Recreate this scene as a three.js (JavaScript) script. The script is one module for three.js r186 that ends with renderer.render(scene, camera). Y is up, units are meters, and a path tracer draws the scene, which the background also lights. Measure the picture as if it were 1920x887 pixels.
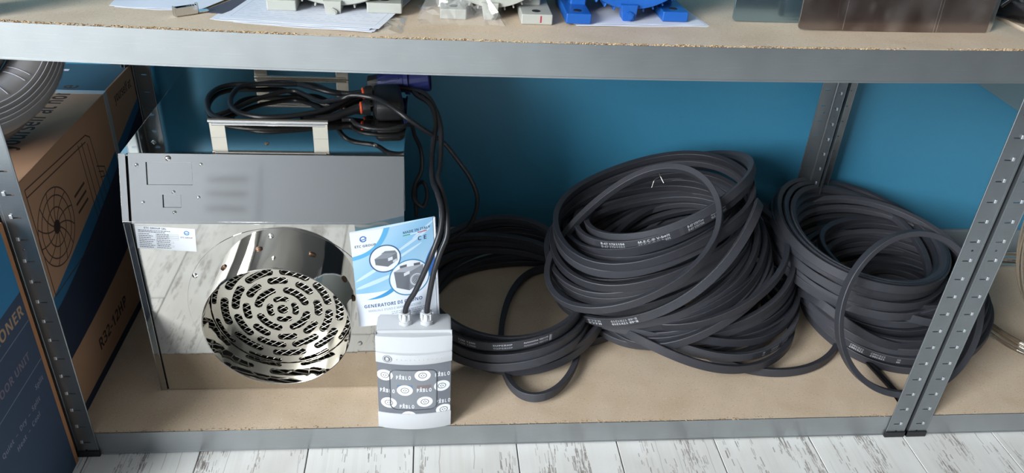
import * as THREE from 'three';
import { mergeGeometries, toCreasedNormals } from 'three/addons/utils/BufferGeometryUtils.js';
import { RoundedBoxGeometry } from 'three/addons/geometries/RoundedBoxGeometry.js';
import { RectAreaLightUniformsLib } from 'three/addons/lights/RectAreaLightUniformsLib.js';

// ------------------------------------------------------------------ camera, daylight, exposure
RectAreaLightUniformsLib.init();
const scene = new THREE.Scene();
const camera = new THREE.PerspectiveCamera(33.2, 1920 / 887, 0.05, 60);
camera.position.set(0.5623, 1.0667, 1.0197);
camera.rotation.set(-0.5465, -0.1201, 0.0653, 'YXZ');
const renderer = new THREE.WebGLRenderer({ antialias: true });
renderer.toneMapping = THREE.LinearToneMapping;
renderer.toneMappingExposure = 1.2;
renderer.shadowMap.enabled = true;
scene.background = new THREE.Color(0.86, 0.94, 1.0);
scene.backgroundIntensity = 5.0;
// daylight that comes in through the shop window in the left wall
const windowLight = new THREE.RectAreaLight(new THREE.Color(0.93, 0.97, 1.0), 25, 2.6, 2.3);
windowLight.position.set(-2.57, 2.25, 3.25);
windowLight.lookAt(0, 2.25, 3.25);
scene.add(windowLight);

// ------------------------------------------------------------------ helpers
const V = (x, y, z) => new THREE.Vector3(x, y, z);
let seed = 7;
function rnd() { seed = (seed * 1664525 + 1013904223) >>> 0; return seed / 4294967296; }
const rr = (a, b) => a + (b - a) * rnd();
const used = {};
function numbered(n) { const k = used[n] = (used[n] ?? -1) + 1; return k ? n + '_' + String(k).padStart(3, '0') : n; }
function origin(o) { const p = V(0, 0, 0); while (o && o !== scene) { p.add(o.position); o = o.parent; } return p; }
// a Group at the thing's base; its parts are given in world coordinates and moved into it
function thing(name, label, category, pos, group) {
  const o = new THREE.Group(); o.name = numbered(name); o.position.set(...pos); scene.add(o);
  o.userData = { label, category }; if (group) o.userData.group = group;
  return o;
}
function prep(g) { let q = g.index ? g.toNonIndexed() : g; if (!q.attributes.uv) uvBox(q); for (const k of Object.keys(q.attributes)) if (!['position', 'normal', 'uv'].includes(k)) q.deleteAttribute(k); return q; }
function join(list) { return list.length === 1 ? list[0] : mergeGeometries(list.map(prep)); }
function part(name, geo, mat, parent, label) {
  const g = Array.isArray(geo) ? join(geo) : geo, m = new THREE.Mesh(g, mat);
  const p = origin(parent); g.translate(-p.x, -p.y, -p.z);
  m.name = name; m.castShadow = m.receiveShadow = true; parent.add(m);
  if (label) m.userData.label = label;
  return m;
}
function solo(name, geo, mat, label, category, group) {        // a thing that is one mesh, geometry in world coordinates
  const g = Array.isArray(geo) ? join(geo) : geo; g.computeBoundingBox(); const b = g.boundingBox;
  const p = V((b.min.x + b.max.x) / 2, b.min.y, (b.min.z + b.max.z) / 2); g.translate(-p.x, -p.y, -p.z);
  const m = new THREE.Mesh(g, mat); m.name = numbered(name); m.position.copy(p); m.castShadow = m.receiveShadow = true; scene.add(m);
  m.userData = { label, category }; if (group) m.userData.group = group;
  return m;
}
function struct(name, geo, mat, parent) {
  const m = new THREE.Mesh(Array.isArray(geo) ? join(geo) : geo, mat); m.name = name; m.castShadow = m.receiveShadow = true;
  (parent ?? scene).add(m); if (!parent) m.userData.kind = 'structure';
  return m;
}
// uv in metres from the dominant side of each triangle
function uvBox(g, s = 1, ox = 0, oy = 0) {
  const p = g.attributes.position, n = g.attributes.normal, uv = new Float32Array(p.count * 2);
  for (let i = 0; i < p.count; i++) {
    const ax = Math.abs(n.getX(i)), ay = Math.abs(n.getY(i)), az = Math.abs(n.getZ(i));
    let u, v;
    if (ay >= ax && ay >= az) { u = p.getX(i); v = -p.getZ(i); } else if (ax >= az) { u = p.getZ(i); v = p.getY(i); } else { u = p.getX(i); v = p.getY(i); }
    uv[2 * i] = u * s + ox; uv[2 * i + 1] = v * s + oy;
  }
  g.setAttribute('uv', new THREE.BufferAttribute(uv, 2)); return g;
}
function box(x0, x1, y0, y1, z0, z1, r = 0, seg = 1) {
  const g = r ? new RoundedBoxGeometry(x1 - x0, y1 - y0, z1 - z0, seg, r) : new THREE.BoxGeometry(x1 - x0, y1 - y0, z1 - z0);
  g.translate((x0 + x1) / 2, (y0 + y1) / 2, (z0 + z1) / 2);
  const q = g.index ? g.toNonIndexed() : g; return uvBox(q);
}
function bentBox(x0, x1, y0, y1, z0, z1, n, f) {                 // a box in n pieces along x whose height follows f(x)
  const g = new THREE.BoxGeometry(x1 - x0, y1 - y0, z1 - z0, n, 1, 1).toNonIndexed(); g.translate((x0 + x1) / 2, (y0 + y1) / 2, (z0 + z1) / 2); uvBox(g);
  const p = g.attributes.position; for (let i = 0; i < p.count; i++) p.setY(i, p.getY(i) - f(p.getX(i)));
  return g;
}
function cyl(r, a, b, n = 20, r2 = r) {                           // a rod from a to b
  const d = b.clone().sub(a), g = new THREE.CylinderGeometry(r2, r, d.length(), n);
  g.applyQuaternion(new THREE.Quaternion().setFromUnitVectors(V(0, 1, 0), d.clone().normalize())); g.translate((a.x + b.x) / 2, (a.y + b.y) / 2, (a.z + b.z) / 2);
  return g.toNonIndexed();
}
function lathe(pts, c, axis = V(0, 0, 1), n = 48) {              // profile [radius, along] turned about an axis through c
  const g = new THREE.LatheGeometry(pts.map(([r, h]) => new THREE.Vector2(r, h)), n);
  g.applyQuaternion(new THREE.Quaternion().setFromUnitVectors(V(0, 1, 0), axis.clone().normalize())); g.translate(c.x, c.y, c.z);
  return toCreasedNormals(g, 0.6);
}
function tube(pts, r, n = 120, closed = false, rs = 10) { return new THREE.TubeGeometry(new THREE.CatmullRomCurve3(pts.map((p) => p.isVector3 ? p : V(...p)), closed, 'centripetal'), n, r, rs, closed).toNonIndexed(); }
function rrect(w, h, r, x = 0, y = 0, S = THREE.Shape) {
  const s = new S(); s.moveTo(x + r, y); s.lineTo(x + w - r, y); s.absarc(x + w - r, y + r, r, -Math.PI / 2, 0); s.lineTo(x + w, y + h - r); s.absarc(x + w - r, y + h - r, r, 0, Math.PI / 2);
  s.lineTo(x + r, y + h); s.absarc(x + r, y + h - r, r, Math.PI / 2, Math.PI); s.lineTo(x, y + r); s.absarc(x + r, y + r, r, Math.PI, Math.PI * 1.5); return s;
}
const extr = (s, d, b = 0, cs = 12) => new THREE.ExtrudeGeometry(s, { depth: d - 2 * b, bevelEnabled: b > 0, bevelSize: b, bevelThickness: b, bevelSegments: 2, bevelOffset: -b, curveSegments: cs }).translate(0, 0, b);
// a sheet between points: f(u, v) -> Vector3, with thickness t along the normal
function sheet(f, nu, nv, t) {
  const P = [], U = [], I = [], N = (nu + 1) * (nv + 1);
  for (const s of [0.5, -0.5]) for (let j = 0; j <= nv; j++) for (let i = 0; i <= nu; i++) {
    const u = i / nu, v = j / nv, e = 1e-3, p = f(u, v), n = f(u + e, v).sub(f(u - e, v)).cross(f(u, v + e).sub(f(u, v - e))).normalize();
    p.addScaledVector(n, s * t); P.push(p.x, p.y, p.z); U.push(u, v);
  }
  const q = (a, b, c, d) => I.push(a, b, c, a, c, d), at = (i, j, k) => k * N + j * (nu + 1) + i;
  for (let j = 0; j < nv; j++) for (let i = 0; i < nu; i++) { q(at(i, j, 0), at(i + 1, j, 0), at(i + 1, j + 1, 0), at(i, j + 1, 0)); q(at(i, j, 1), at(i, j + 1, 1), at(i + 1, j + 1, 1), at(i + 1, j, 1)); }
  for (let i = 0; i < nu; i++) { q(at(i, 0, 1), at(i + 1, 0, 1), at(i + 1, 0, 0), at(i, 0, 0)); q(at(i, nv, 0), at(i + 1, nv, 0), at(i + 1, nv, 1), at(i, nv, 1)); }
  for (let j = 0; j < nv; j++) { q(at(0, j, 0), at(0, j + 1, 0), at(0, j + 1, 1), at(0, j, 1)); q(at(nu, j, 1), at(nu, j + 1, 1), at(nu, j + 1, 0), at(nu, j, 0)); }
  const g = new THREE.BufferGeometry(); g.setAttribute('position', new THREE.Float32BufferAttribute(P, 3)); g.setAttribute('uv', new THREE.Float32BufferAttribute(U, 2)); g.setIndex(I);
  return toCreasedNormals(g, 0.7);
}

// ------------------------------------------------------------------ textures
function canvas(w, h, draw) { const c = document.createElement('canvas'); c.width = w; c.height = h; draw(c.getContext('2d'), w, h); return c; }
function tex(c, rx = 1, ry = 1, srgb = true) {
  const t = new THREE.CanvasTexture(c); t.wrapS = t.wrapT = THREE.RepeatWrapping; t.repeat.set(rx, ry); t.anisotropy = 8;
  if (srgb) t.colorSpace = THREE.SRGBColorSpace; return t;
}
const rgb = (r, g, b, a = 1) => `rgba(${r | 0},${g | 0},${b | 0},${a})`;
function blotch(c, w, h, n, r0, r1, col, a) { for (let i = 0; i < n; i++) { const x = rr(0, w), y = rr(0, h), r = rr(r0, r1); for (const dx of [-w, 0, w]) for (const dy of [-h, 0, h]) { if (x + dx + r < 0 || x + dx - r > w || y + dy + r < 0 || y + dy - r > h) continue; const g = c.createRadialGradient(x + dx, y + dy, 0, x + dx, y + dy, r); g.addColorStop(0, col.replace('A', a)); g.addColorStop(1, col.replace('A', 0)); c.fillStyle = g; c.fillRect(x + dx - r, y + dy - r, 2 * r, 2 * r); } } }
const chipC = canvas(1024, 1024, (c, w, h) => {
  c.fillStyle = rgb(204, 183, 158); c.fillRect(0, 0, w, h);
  blotch(c, w, h, 160, 30, 110, 'rgba(182,160,134,A)', 0.25); blotch(c, w, h, 160, 30, 110, 'rgba(206,188,166,A)', 0.25);
  for (let i = 0; i < 16000; i++) {
    const x = rr(0, w), y = rr(0, h), a = rr(0, 6.28), l = rr(1.5, 6), d = rr(-46, 26);
    c.strokeStyle = rgb(206 + d, 184 + d, 158 + d, rr(0.35, 0.8)); c.lineWidth = rr(1, 3.4); c.beginPath(); c.moveTo(x, y); c.lineTo(x + Math.cos(a) * l, y + Math.sin(a) * l); c.stroke();
  }
  for (let i = 0; i < 500; i++) { c.fillStyle = rgb(112, 84, 58, rr(0.3, 0.7)); c.fillRect(rr(0, w), rr(0, h), rr(1, 3), rr(1, 2)); }
});
function plankC(k) {
  return canvas(256, 1536, (c, w, h) => {
    seed = 991 + k * 77; const b = [0, -5, 4, -2][k];
    c.fillStyle = rgb(222 + b, 221 + b, 217 + b); c.fillRect(0, 0, w, h);
    for (let i = 0; i < 240; i++) { const x = rr(0, w), d = rr(-14, 12); c.fillStyle = rgb(222 + d, 221 + d, 216 + d, 0.25); c.fillRect(x, rr(-300, h), rr(2, 14), rr(150, 700)); }
    blotch(c, w, h, 30, 30, 120, 'rgba(204,200,193,A)', 0.35); blotch(c, w, h, 30, 30, 100, 'rgba(234,234,232,A)', 0.4);
    for (let k2 = 0; k2 < 42; k2++) {                         // worn streaks where the dark wood shows through the white
      const cx = rr(0, w), cy = rr(0, h), sx = rr(6, 34), sy = rr(40, 170), n = rr(10, 60);
      for (let i = 0; i < n; i++) { const x = cx + sx * (rnd() + rnd() - 1), y = cy + sy * (rnd() + rnd() - 1); c.strokeStyle = rgb(112, 104, 98, rr(0.2, 0.75)); c.lineWidth = rr(0.7, 2.4); c.beginPath(); c.moveTo(x, y); c.lineTo(x + rr(-1.5, 1.5), y + rr(5, 30)); c.stroke(); }
    }
    for (let i = 0; i < 14; i++) { let x = rr(0, w), y = rr(0, h); c.strokeStyle = rgb(120, 112, 104, rr(0.25, 0.6)); c.lineWidth = rr(0.8, 1.8); c.beginPath(); c.moveTo(x, y); for (let j = 0; j < 12; j++) { x += rr(-2, 2); y += rr(10, 30); c.lineTo(x, y); } c.stroke(); }
  });
}
const zincC = canvas(512, 512, (c, w, h) => {
  c.fillStyle = rgb(164, 168, 170); c.fillRect(0, 0, w, h);
  blotch(c, w, h, 200, 14, 60, 'rgba(158,162,165,A)', 0.25); blotch(c, w, h, 200, 14, 60, 'rgba(172,176,178,A)', 0.25);
  for (let i = 0; i < 700; i++) { c.strokeStyle = rgb(200, 204, 206, rr(0.03, 0.12)); c.beginPath(); const x = rr(0, w), y = rr(0, h); c.moveTo(x, y); c.lineTo(x + rr(10, 60), y + rr(-1, 1)); c.stroke(); }
});
const zincR = canvas(512, 512, (c, w, h) => { c.fillStyle = rgb(150, 150, 150); c.fillRect(0, 0, w, h); blotch(c, w, h, 220, 14, 70, 'rgba(165,165,165,A)', 0.25); blotch(c, w, h, 220, 14, 70, 'rgba(135,135,135,A)', 0.25); });
const wallC = canvas(1024, 1024, (c, w, h) => {
  c.fillStyle = rgb(62, 136, 170); c.fillRect(0, 0, w, h);
  blotch(c, w, h, 120, 60, 200, 'rgba(57,129,163,A)', 0.35); blotch(c, w, h, 120, 60, 200, 'rgba(67,142,176,A)', 0.3);
  for (let i = 0; i < 60; i++) { c.strokeStyle = rgb(60, 150, 185, rr(0.1, 0.35)); c.lineWidth = 1; c.beginPath(); const x = rr(0, w), y = rr(0, h); c.moveTo(x, y); c.lineTo(x + rr(-6, 6), y + rr(-3, 3)); c.stroke(); }
});
const grainB = canvas(512, 512, (c, w, h) => { c.fillStyle = rgb(128, 128, 128); c.fillRect(0, 0, w, h); for (let i = 0; i < 9000; i++) { const g = rr(70, 190); c.fillStyle = rgb(g, g, g, 0.4); c.fillRect(rr(0, w), rr(0, h), rr(1, 4), rr(1, 4)); } blotch(c, w, h, 80, 20, 70, 'rgba(150,150,150,A)', 0.3); });
const waveB = canvas(512, 512, (c, w, h) => { c.fillStyle = rgb(128, 128, 128); c.fillRect(0, 0, w, h); blotch(c, w, h, 26, 60, 190, 'rgba(160,160,160,A)', 0.5); blotch(c, w, h, 26, 60, 190, 'rgba(96,96,96,A)', 0.5); });

// ------------------------------------------------------------------ materials
const M = {};
const std = (o) => new THREE.MeshStandardMaterial(o), phy = (o) => new THREE.MeshPhysicalMaterial(o);
M.chip = std({ map: tex(chipC, 2.2, 2.2), bumpMap: tex(grainB, 6, 6, false), bumpScale: 0.0004, roughness: 0.85 });
M.flake = std({ color: 0xbfa27a, roughness: 0.9 }); M.flakeDark = std({ color: 0x7a5b3c, roughness: 0.9 });
M.zinc = std({ map: tex(zincC, 3, 3), roughnessMap: tex(zincR, 2, 2, false), metalness: 0.9, roughness: 0.62 });
M.zincPost = std({ map: M.zinc.map, roughnessMap: M.zinc.roughnessMap, color: 0xdcdfe1, metalness: 0.88, roughness: 0.57 });
M.zincBright = std({ color: 0xd6dade, metalness: 0.8, roughness: 0.35 });
M.blackPlastic = std({ color: 0x1a1b1e, roughness: 0.5 });
M.wall = std({ map: tex(wallC, 0.7, 0.7), bumpMap: tex(grainB, 2, 2, false), bumpScale: 0.0006, roughness: 0.42 });
M.white = std({ color: 0x7c7d7e, roughness: 0.9 }); M.roomGrey = std({ color: 0x646669, roughness: 0.9 }); M.base = std({ color: 0x8d979b, roughness: 0.6 });
M.joint = std({ color: 0x6f6c68, roughness: 0.95 });
M.planks = [0, 1, 2, 3].map((k) => std({ map: tex(plankC(k)), bumpMap: tex(grainB, 1, 4, false), bumpScale: 0.0003, roughness: 0.5 }));
M.mirror = std({ color: 0xd2cfc9, metalness: 1, roughness: 0.045, bumpMap: tex(waveB, 3, 3, false), bumpScale: 0.0003 });
M.satin = std({ color: 0xbcbcba, metalness: 1, roughness: 0.06, bumpMap: tex(waveB, 4, 4, false), bumpScale: 0.00015 });
M.steel = std({ color: 0xcfc9bd, metalness: 1, roughness: 0.28 });
M.brightSteel = std({ color: 0xdadada, metalness: 1, roughness: 0.15 });
M.dark = std({ color: 0x16181b, roughness: 0.7 });
M.weld = std({ color: 0x6a5446, metalness: 0.9, roughness: 0.4 });
M.rubber = std({ color: 0x34353b, roughness: 0.55, bumpMap: tex(grainB, 8, 40, false), bumpScale: 0.0002 });
M.rubberB = std({ color: 0x3b3c42, roughness: 0.6, bumpMap: tex(grainB, 8, 40, false), bumpScale: 0.0002 });
M.rubberC = std({ color: 0x2d2e34, roughness: 0.5, bumpMap: tex(grainB, 8, 40, false), bumpScale: 0.0002 });
M.cable = std({ color: 0x1d1e22, roughness: 0.38 });
M.whitePlastic = std({ color: 0xbdbfc2, roughness: 0.38 });
M.greyPaint = std({ color: 0xa9aaa2, roughness: 0.5 }); M.bluePaint = std({ color: 0x1a57a6, roughness: 0.38 });
M.card = std({ color: 0x9a6c4a, roughness: 0.85 });
M.paper = std({ color: 0xd6d9e2, roughness: 0.8 });
M.film = phy({ color: 0xffffff, roughness: 0.08, transmission: 1, thickness: 0, ior: 1.35 });

// ------------------------------------------------------------------ the room
const X0 = -2.6, X1 = 3.6, ZB = -0.64, ZF = 5.2, HC = 3.6;
{
  const floor = new THREE.Group(); floor.name = 'floor'; floor.userData.kind = 'structure'; scene.add(floor);
  struct('subfloor', box(X0 - 0.1, X1 + 0.1, -0.12, -0.0035, ZB - 0.1, ZF + 0.1), M.joint, floor);
  const pw = 0.1845, pl = 1.2, variants = [];
  for (let k = 0; k < 4; k++) { const g = box(0.0011, pw - 0.0011, -0.004, 0, 0.0011, pl - 0.0011, 0.0007, 1), p = g.attributes.position, uv = g.attributes.uv; for (let i = 0; i < p.count; i++) uv.setXY(i, p.getX(i) / pw, p.getZ(i) / pl); variants.push(g); }
  seed = 5;
  for (let i = -16; i < 20; i++) {
    const x = 0.1649 + i * pw, off = ((i * 0.37) % 1 + 1) % 1 * pl;
    for (let z = ZB - off; z < ZF; z += pl) {
      const k = Math.floor(rnd() * 4);
      if (x > X1 || x + pw < X0 || z + pl < ZB) continue;
      const m = struct('plank', variants[k], M.planks[(k + i + 40) % 4], floor); m.position.set(x, 0, z);
    }
  }
  const wb = struct('wall_back', box(X0 - 0.1, X1 + 0.1, 0, HC, ZB - 0.1, ZB), M.wall);
  wb.userData.label = 'blue painted wall behind the shelving';
  struct('baseboard_back', box(X0, X1, 0, 0.078, ZB, ZB + 0.012, 0.002), M.base);
  struct('ceiling', box(X0 - 0.1, X1 + 0.1, HC, HC + 0.1, ZB - 0.1, ZF + 0.1), M.white);
  struct('wall_right', box(X1, X1 + 0.1, 0, HC, ZB, ZF), M.roomGrey);
  struct('wall_front', box(X0 - 0.1, X1 + 0.1, 0, HC, ZF, ZF + 0.1), M.roomGrey);
  const wz0 = 1.9, wz1 = 4.6, wy0 = 1.05, wy1 = 3.45;
  struct('wall_left', [box(X0 - 0.1, X0, 0, HC, ZB, wz0), box(X0 - 0.1, X0, 0, HC, wz1, ZF), box(X0 - 0.1, X0, 0, wy0, wz0, wz1), box(X0 - 0.1, X0, wy1, HC, wz0, wz1)], M.white);
  const win = new THREE.Group(); win.name = 'window_1'; win.userData.kind = 'structure'; scene.add(win);
  const t = 0.05;
  struct('window_frame', [box(X0 - 0.08, X0 - 0.03, wy0, wy0 + t, wz0, wz1), box(X0 - 0.08, X0 - 0.03, wy1 - t, wy1, wz0, wz1), box(X0 - 0.08, X0 - 0.03, wy0 + t, wy1 - t, wz0, wz0 + t), box(X0 - 0.08, X0 - 0.03, wy0 + t, wy1 - t, wz1 - t, wz1), box(X0 - 0.08, X0 - 0.03, wy0 + t, wy1 - t, 3.22, 3.28)], M.white, win);
  struct('pane', box(X0 - 0.058, X0 - 0.054, wy0 + t, wy1 - t, wz0 + t, 3.22), M.film, win);
  struct('pane', box(X0 - 0.058, X0 - 0.054, wy0 + t, wy1 - t, 3.28, wz1 - t), M.film, win);
  struct('pavement', box(X0 - 5, X0 - 0.1, -0.2, -0.05, ZB - 3, ZF + 3), M.roomGrey);
}

{
  const c = thing('shop_counter', 'dark grey shop counter facing the shelves from across the room', 'counter', [2.1, 0, 2.3]), dk = std({ color: 0x33363b, roughness: 0.6 });
  part('front_board', box(1.0, 3.2, 0.05, 0.95, 2.0, 2.02), dk, c); part('counter_top', box(0.97, 3.23, 0.95, 0.99, 1.96, 2.66, 0.004, 2), dk, c); part('end_board', box(1.0, 1.02, 0.05, 0.95, 2.02, 2.6), dk, c); part('plinth', box(1.03, 3.18, 0, 0.05, 2.04, 2.6), dk, c);
  const k = thing('wall_cabinet', 'flat grey wall cabinet with three dark gaps across the room', 'cabinet', [-1.1, 1.63, 5.19]), pale = std({ color: 0x636568, roughness: 0.8 });
  part('case', box(-1.36, -0.86, 1.63, 2.12, 5.19, ZF - 0.001), pale, k); for (const y of [1.755, 1.885, 2.01]) part('gap', box(-1.28, -0.95, y - 0.016, y + 0.016, 5.1875, 5.1895), M.dark, k);
}
// ------------------------------------------------------------------ the shelving
const W = 1.42, YB = 0.0496, YU = 0.7502, HB = 0.0474, PW = 0.036, PITCH = 0.0366, S0 = 0.0321, ZD = -0.574;
const sag = (x) => { const t = x / W; return t > 0 && t < 1 ? 0.0357 * t * (1 - t) : 0; };
const yTop = (x) => YU - sag(x);
// one post: flange in the plane z = 0 from its inner edge, side flange running back; dir +1 puts the side flange at +x, face -1 turns it to the back
function postGeo(xin, dir, zf, face, mir = false, H = 1.5) {
  const t = 0.0018, flange = (cut) => {
    const s = new THREE.Shape(); s.moveTo(0, 0.001); s.lineTo(PW, 0.001); s.lineTo(PW, H); s.lineTo(0, H); s.closePath();
    for (let k = 0; k < 40; k++) { const y = S0 + PITCH * k; if (y > H - 0.02 || y > 0.98) break; const h = new THREE.Path(); h.moveTo(cut[0], y - 0.001); h.lineTo(cut[0], y + 0.001); h.lineTo(cut[1], y + 0.001); h.lineTo(cut[1], y - 0.001); h.closePath(); s.holes.push(h); }
    for (const y of [0.014, S0 + PITCH * 10.55, S0 + PITCH * 21.5]) { const h = new THREE.Path(); h.absellipse(0.019, y, 0.0019, 0.0019, 0, Math.PI * 2, true); s.holes.push(h); }
    return extr(s, t, 0, 8);
  };
  const lug = (cx, y) => box(cx - 0.0022, cx + 0.0022, y - 0.001, y + 0.0055, t, t + 0.0022, 0.0009, 1);
  const gs = [], lg = [];
  const a = flange(mir ? [0.0155, 0.026] : [0.009, 0.0195]); gs.push(a);
  for (let k = 0; k < 26; k++) lg.push(lug(mir ? 0.0128 : 0.0222, S0 + PITCH * k));
  const b = flange([0.012, 0.0225]); b.rotateY(Math.PI / 2); b.translate(PW - t, 0, 0); gs.push(b);       // runs along -z from the outer edge
  for (let k = 0; k < 26; k++) { const l = lug(0.0252, S0 + PITCH * k); l.rotateY(Math.PI / 2); l.translate(PW - t - 2 * t, 0, 0); lg.push(l); }
  gs.push(cyl(0.0032, V(PW - 0.003, 0.001, t - 0.0029), V(PW - 0.003, H, t - 0.0029), 16), cyl(0.0013, V(0.0006, 0.001, t / 2), V(0.0006, H, t / 2), 8));
  const place = (g) => {
    g = prep(g); const p = g.attributes.position, n = g.attributes.normal, flip = dir * face < 0;
    for (let i = 0; i < p.count; i++) { p.setXYZ(i, xin + dir * p.getX(i), p.getY(i), zf + face * p.getZ(i)); n.setXYZ(i, dir * n.getX(i), n.getY(i), face * n.getZ(i)); }
    if (flip) for (const k of ['position', 'normal', 'uv']) { const at = g.attributes[k], w = at.itemSize; for (let i = 0; i < at.count; i += 3) for (let c = 0; c < w; c++) { const q = at.array[(i + 1) * w + c]; at.array[(i + 1) * w + c] = at.array[(i + 2) * w + c]; at.array[(i + 2) * w + c] = q; } }
    return uvBox(g);
  };
  return { body: gs.map(place), lugs: lg.map(place) };
}
function addPost(parent, xin, dir, zf, face, mir) {
  const g = postGeo(xin, dir, zf, face, mir), p = part('post', g.body, M.zincPost, parent);
  part('slot_lug', g.lugs, M.zincBright, p).userData.kind = 'stuff';
  const xa = Math.min(xin, xin + dir * PW), z0 = face > 0 ? zf - PW : zf - 0.003, z1 = face > 0 ? zf + 0.004 : zf + PW;
  part('foot_cap', [box(xa - 0.0015, xa + PW + 0.0015, 0, 0.013, face > 0 ? zf - 0.002 : zf - 0.004, face > 0 ? zf + 0.0045 : zf + 0.002, 0.001), box(dir > 0 ? xa + PW - 0.004 : xa - 0.0015, dir > 0 ? xa + PW + 0.0015 : xa + 0.004, 0, 0.013, z0, z1, 0.001)], M.blackPlastic, p);
}
function beamX(parent, x0, x1, ytop, z, face, f = () => 0, n = 1) {   // folded sheet: tall face, bottom return, inner ledge under the board
  const t = 0.0016, zi = (a, b) => face > 0 ? [z - b, z - a] : [z + a, z + b];
  const g = [[ytop - HB, ytop, 0, t], [ytop - HB, ytop - HB + t, t, 0.016], [ytop - 0.0175, ytop - 0.016, t, 0.022], [ytop - 0.03, ytop - 0.0175, 0.0205, 0.022]].map(([a, b, c, d]) => { const [za, zb] = zi(c, d); return bentBox(x0, x1, a, b, za, zb, n, f); });
  const [za, zb] = zi(-0.0006, t + 0.0004);
  g.push(bentBox(x0, x1, ytop - HB - 0.0003, ytop - HB + 0.0022, za, zb, n, f));
  return part('beam', g, M.zinc, parent);
}
function beamZ(parent, x, ytop, z0, z1) { return part('beam', [box(x - 0.001, x + 0.001, ytop - HB - 0.001, ytop - 0.0185, z0, z1)], M.zinc, parent); }
const unitA = thing('shelving_unit', 'galvanised steel shelving unit that frames the blue wall between its slotted posts', 'shelving unit', [W / 2, 0, -0.287], 'galvanised shelving units');
addPost(unitA, 0, -1, 0, 1); addPost(unitA, W, 1, 0, 1); addPost(unitA, 0, -1, ZD, -1); addPost(unitA, W, 1, ZD, -1);
beamX(unitA, -0.0335, W + 0.0335, YB, -0.0008, 1); beamX(unitA, -0.0335, W + 0.0335, YU, -0.0008, 1, sag, 40); beamX(unitA, 0, W, YB, ZD + 0.001, -1); beamX(unitA, 0, W, YU, ZD + 0.001, -1, sag, 40);
for (const y of [YB, YU]) { beamZ(unitA, -0.0325, y, ZD + 0.003, -0.003); beamZ(unitA, W + 0.0325, y, ZD + 0.003, -0.003); }
const unitR = thing('shelving_unit', 'galvanised steel shelving unit at the right edge, beside the clear hose coils', 'shelving unit', [2.2, 0, -0.287], 'galvanised shelving units');
const XR = W + PW * 2 + 0.0075, XR1 = XR + W;
addPost(unitR, XR, -1, 0, 1, true); addPost(unitR, XR, -1, ZD, -1); addPost(unitR, XR1, 1, 0, 1);
beamX(unitR, XR - 0.0335, XR1, YB, -0.0008, 1); beamX(unitR, XR - 0.0335, XR1, YU, -0.0008, 1); beamX(unitR, XR, XR1, YB, ZD + 0.001, -1);
const unitL = thing('shelving_unit', 'galvanised steel shelving unit at the left edge, under the large carton', 'shelving unit', [-0.7, 0, -0.287], 'galvanised shelving units');
const XL = -PW * 2 - 0.0045;
addPost(unitL, XL, 1, 0, 1); addPost(unitL, XL, 1, ZD, -1); beamX(unitL, XL - W, XL, YB, -0.0008, 1);
function board(label, x0, x1, ytop, f, n, chips, ends = true) {
  const b = thing('shelf_board', label, 'shelf board', [(x0 + x1) / 2, ytop - 0.0155, -0.287]);
  part('panel', [bentBox(x0, x1, ytop - 0.0155, ytop + 0.0002, ZD + 0.004, -0.0035, n, f), ...(ends ? [box(x0 - 0.032, x0, ytop - 0.0155, ytop + 0.0002, ZD + 0.005, -0.0035), box(x1, x1 + 0.032, ytop - 0.0155, ytop + 0.0002, ZD + 0.005, -0.0035)] : [])], M.chip, b);
  const light = [], dark = [];
  for (let i = 0; i < chips * (x1 - x0); i++) {            // torn chips along the front edge
    const x = rr(x0 + 0.003, x1 - 0.003), dense = Math.sin(x * 9) + Math.sin(x * 23 + 1) + rr(-1.2, 1.2);
    if (dense < -0.75) continue;
    const l = rr(0.0007, 0.0028), h = rr(0.0005, 0.0013), g = new THREE.TetrahedronGeometry(1, 0); g.scale(l, h, rr(0.0006, 0.0014)); g.rotateY(rr(-0.5, 0.5)); g.rotateZ(rr(-0.4, 0.4));
    g.translate(x, ytop - f(x) + rr(-0.0006, 0.0009), rr(-0.0075, -0.0012)); (rnd() < 0.62 ? light : dark).push(g);
  }
  if (light.length) { part('edge_chips', light, M.flake, b).userData.kind = 'stuff'; part('edge_chips', dark, M.flakeDark, b).userData.kind = 'stuff'; }
}
board('bottom chipboard shelf carrying the steel machine and the belt piles', 0.001, W - 0.001, YB, () => 0, 1, 500);
board('upper chipboard shelf carrying the motors, sagging slightly in the middle', 0.001, W - 0.001, YU, sag, 40, 2200);
board('chipboard shelf under the clear hose coils at the right edge', XR + 0.001, XR1 - 0.001, YB, () => 0, 1, 120);
board('upper chipboard shelf of the right-hand shelving unit', XR + 0.001, XR1 - 0.001, YU, () => 0, 1, 0);
board('chipboard shelf under the large carton at the left edge', XL - W, XL - 0.001, YB, () => 0, 1, 0);
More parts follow.
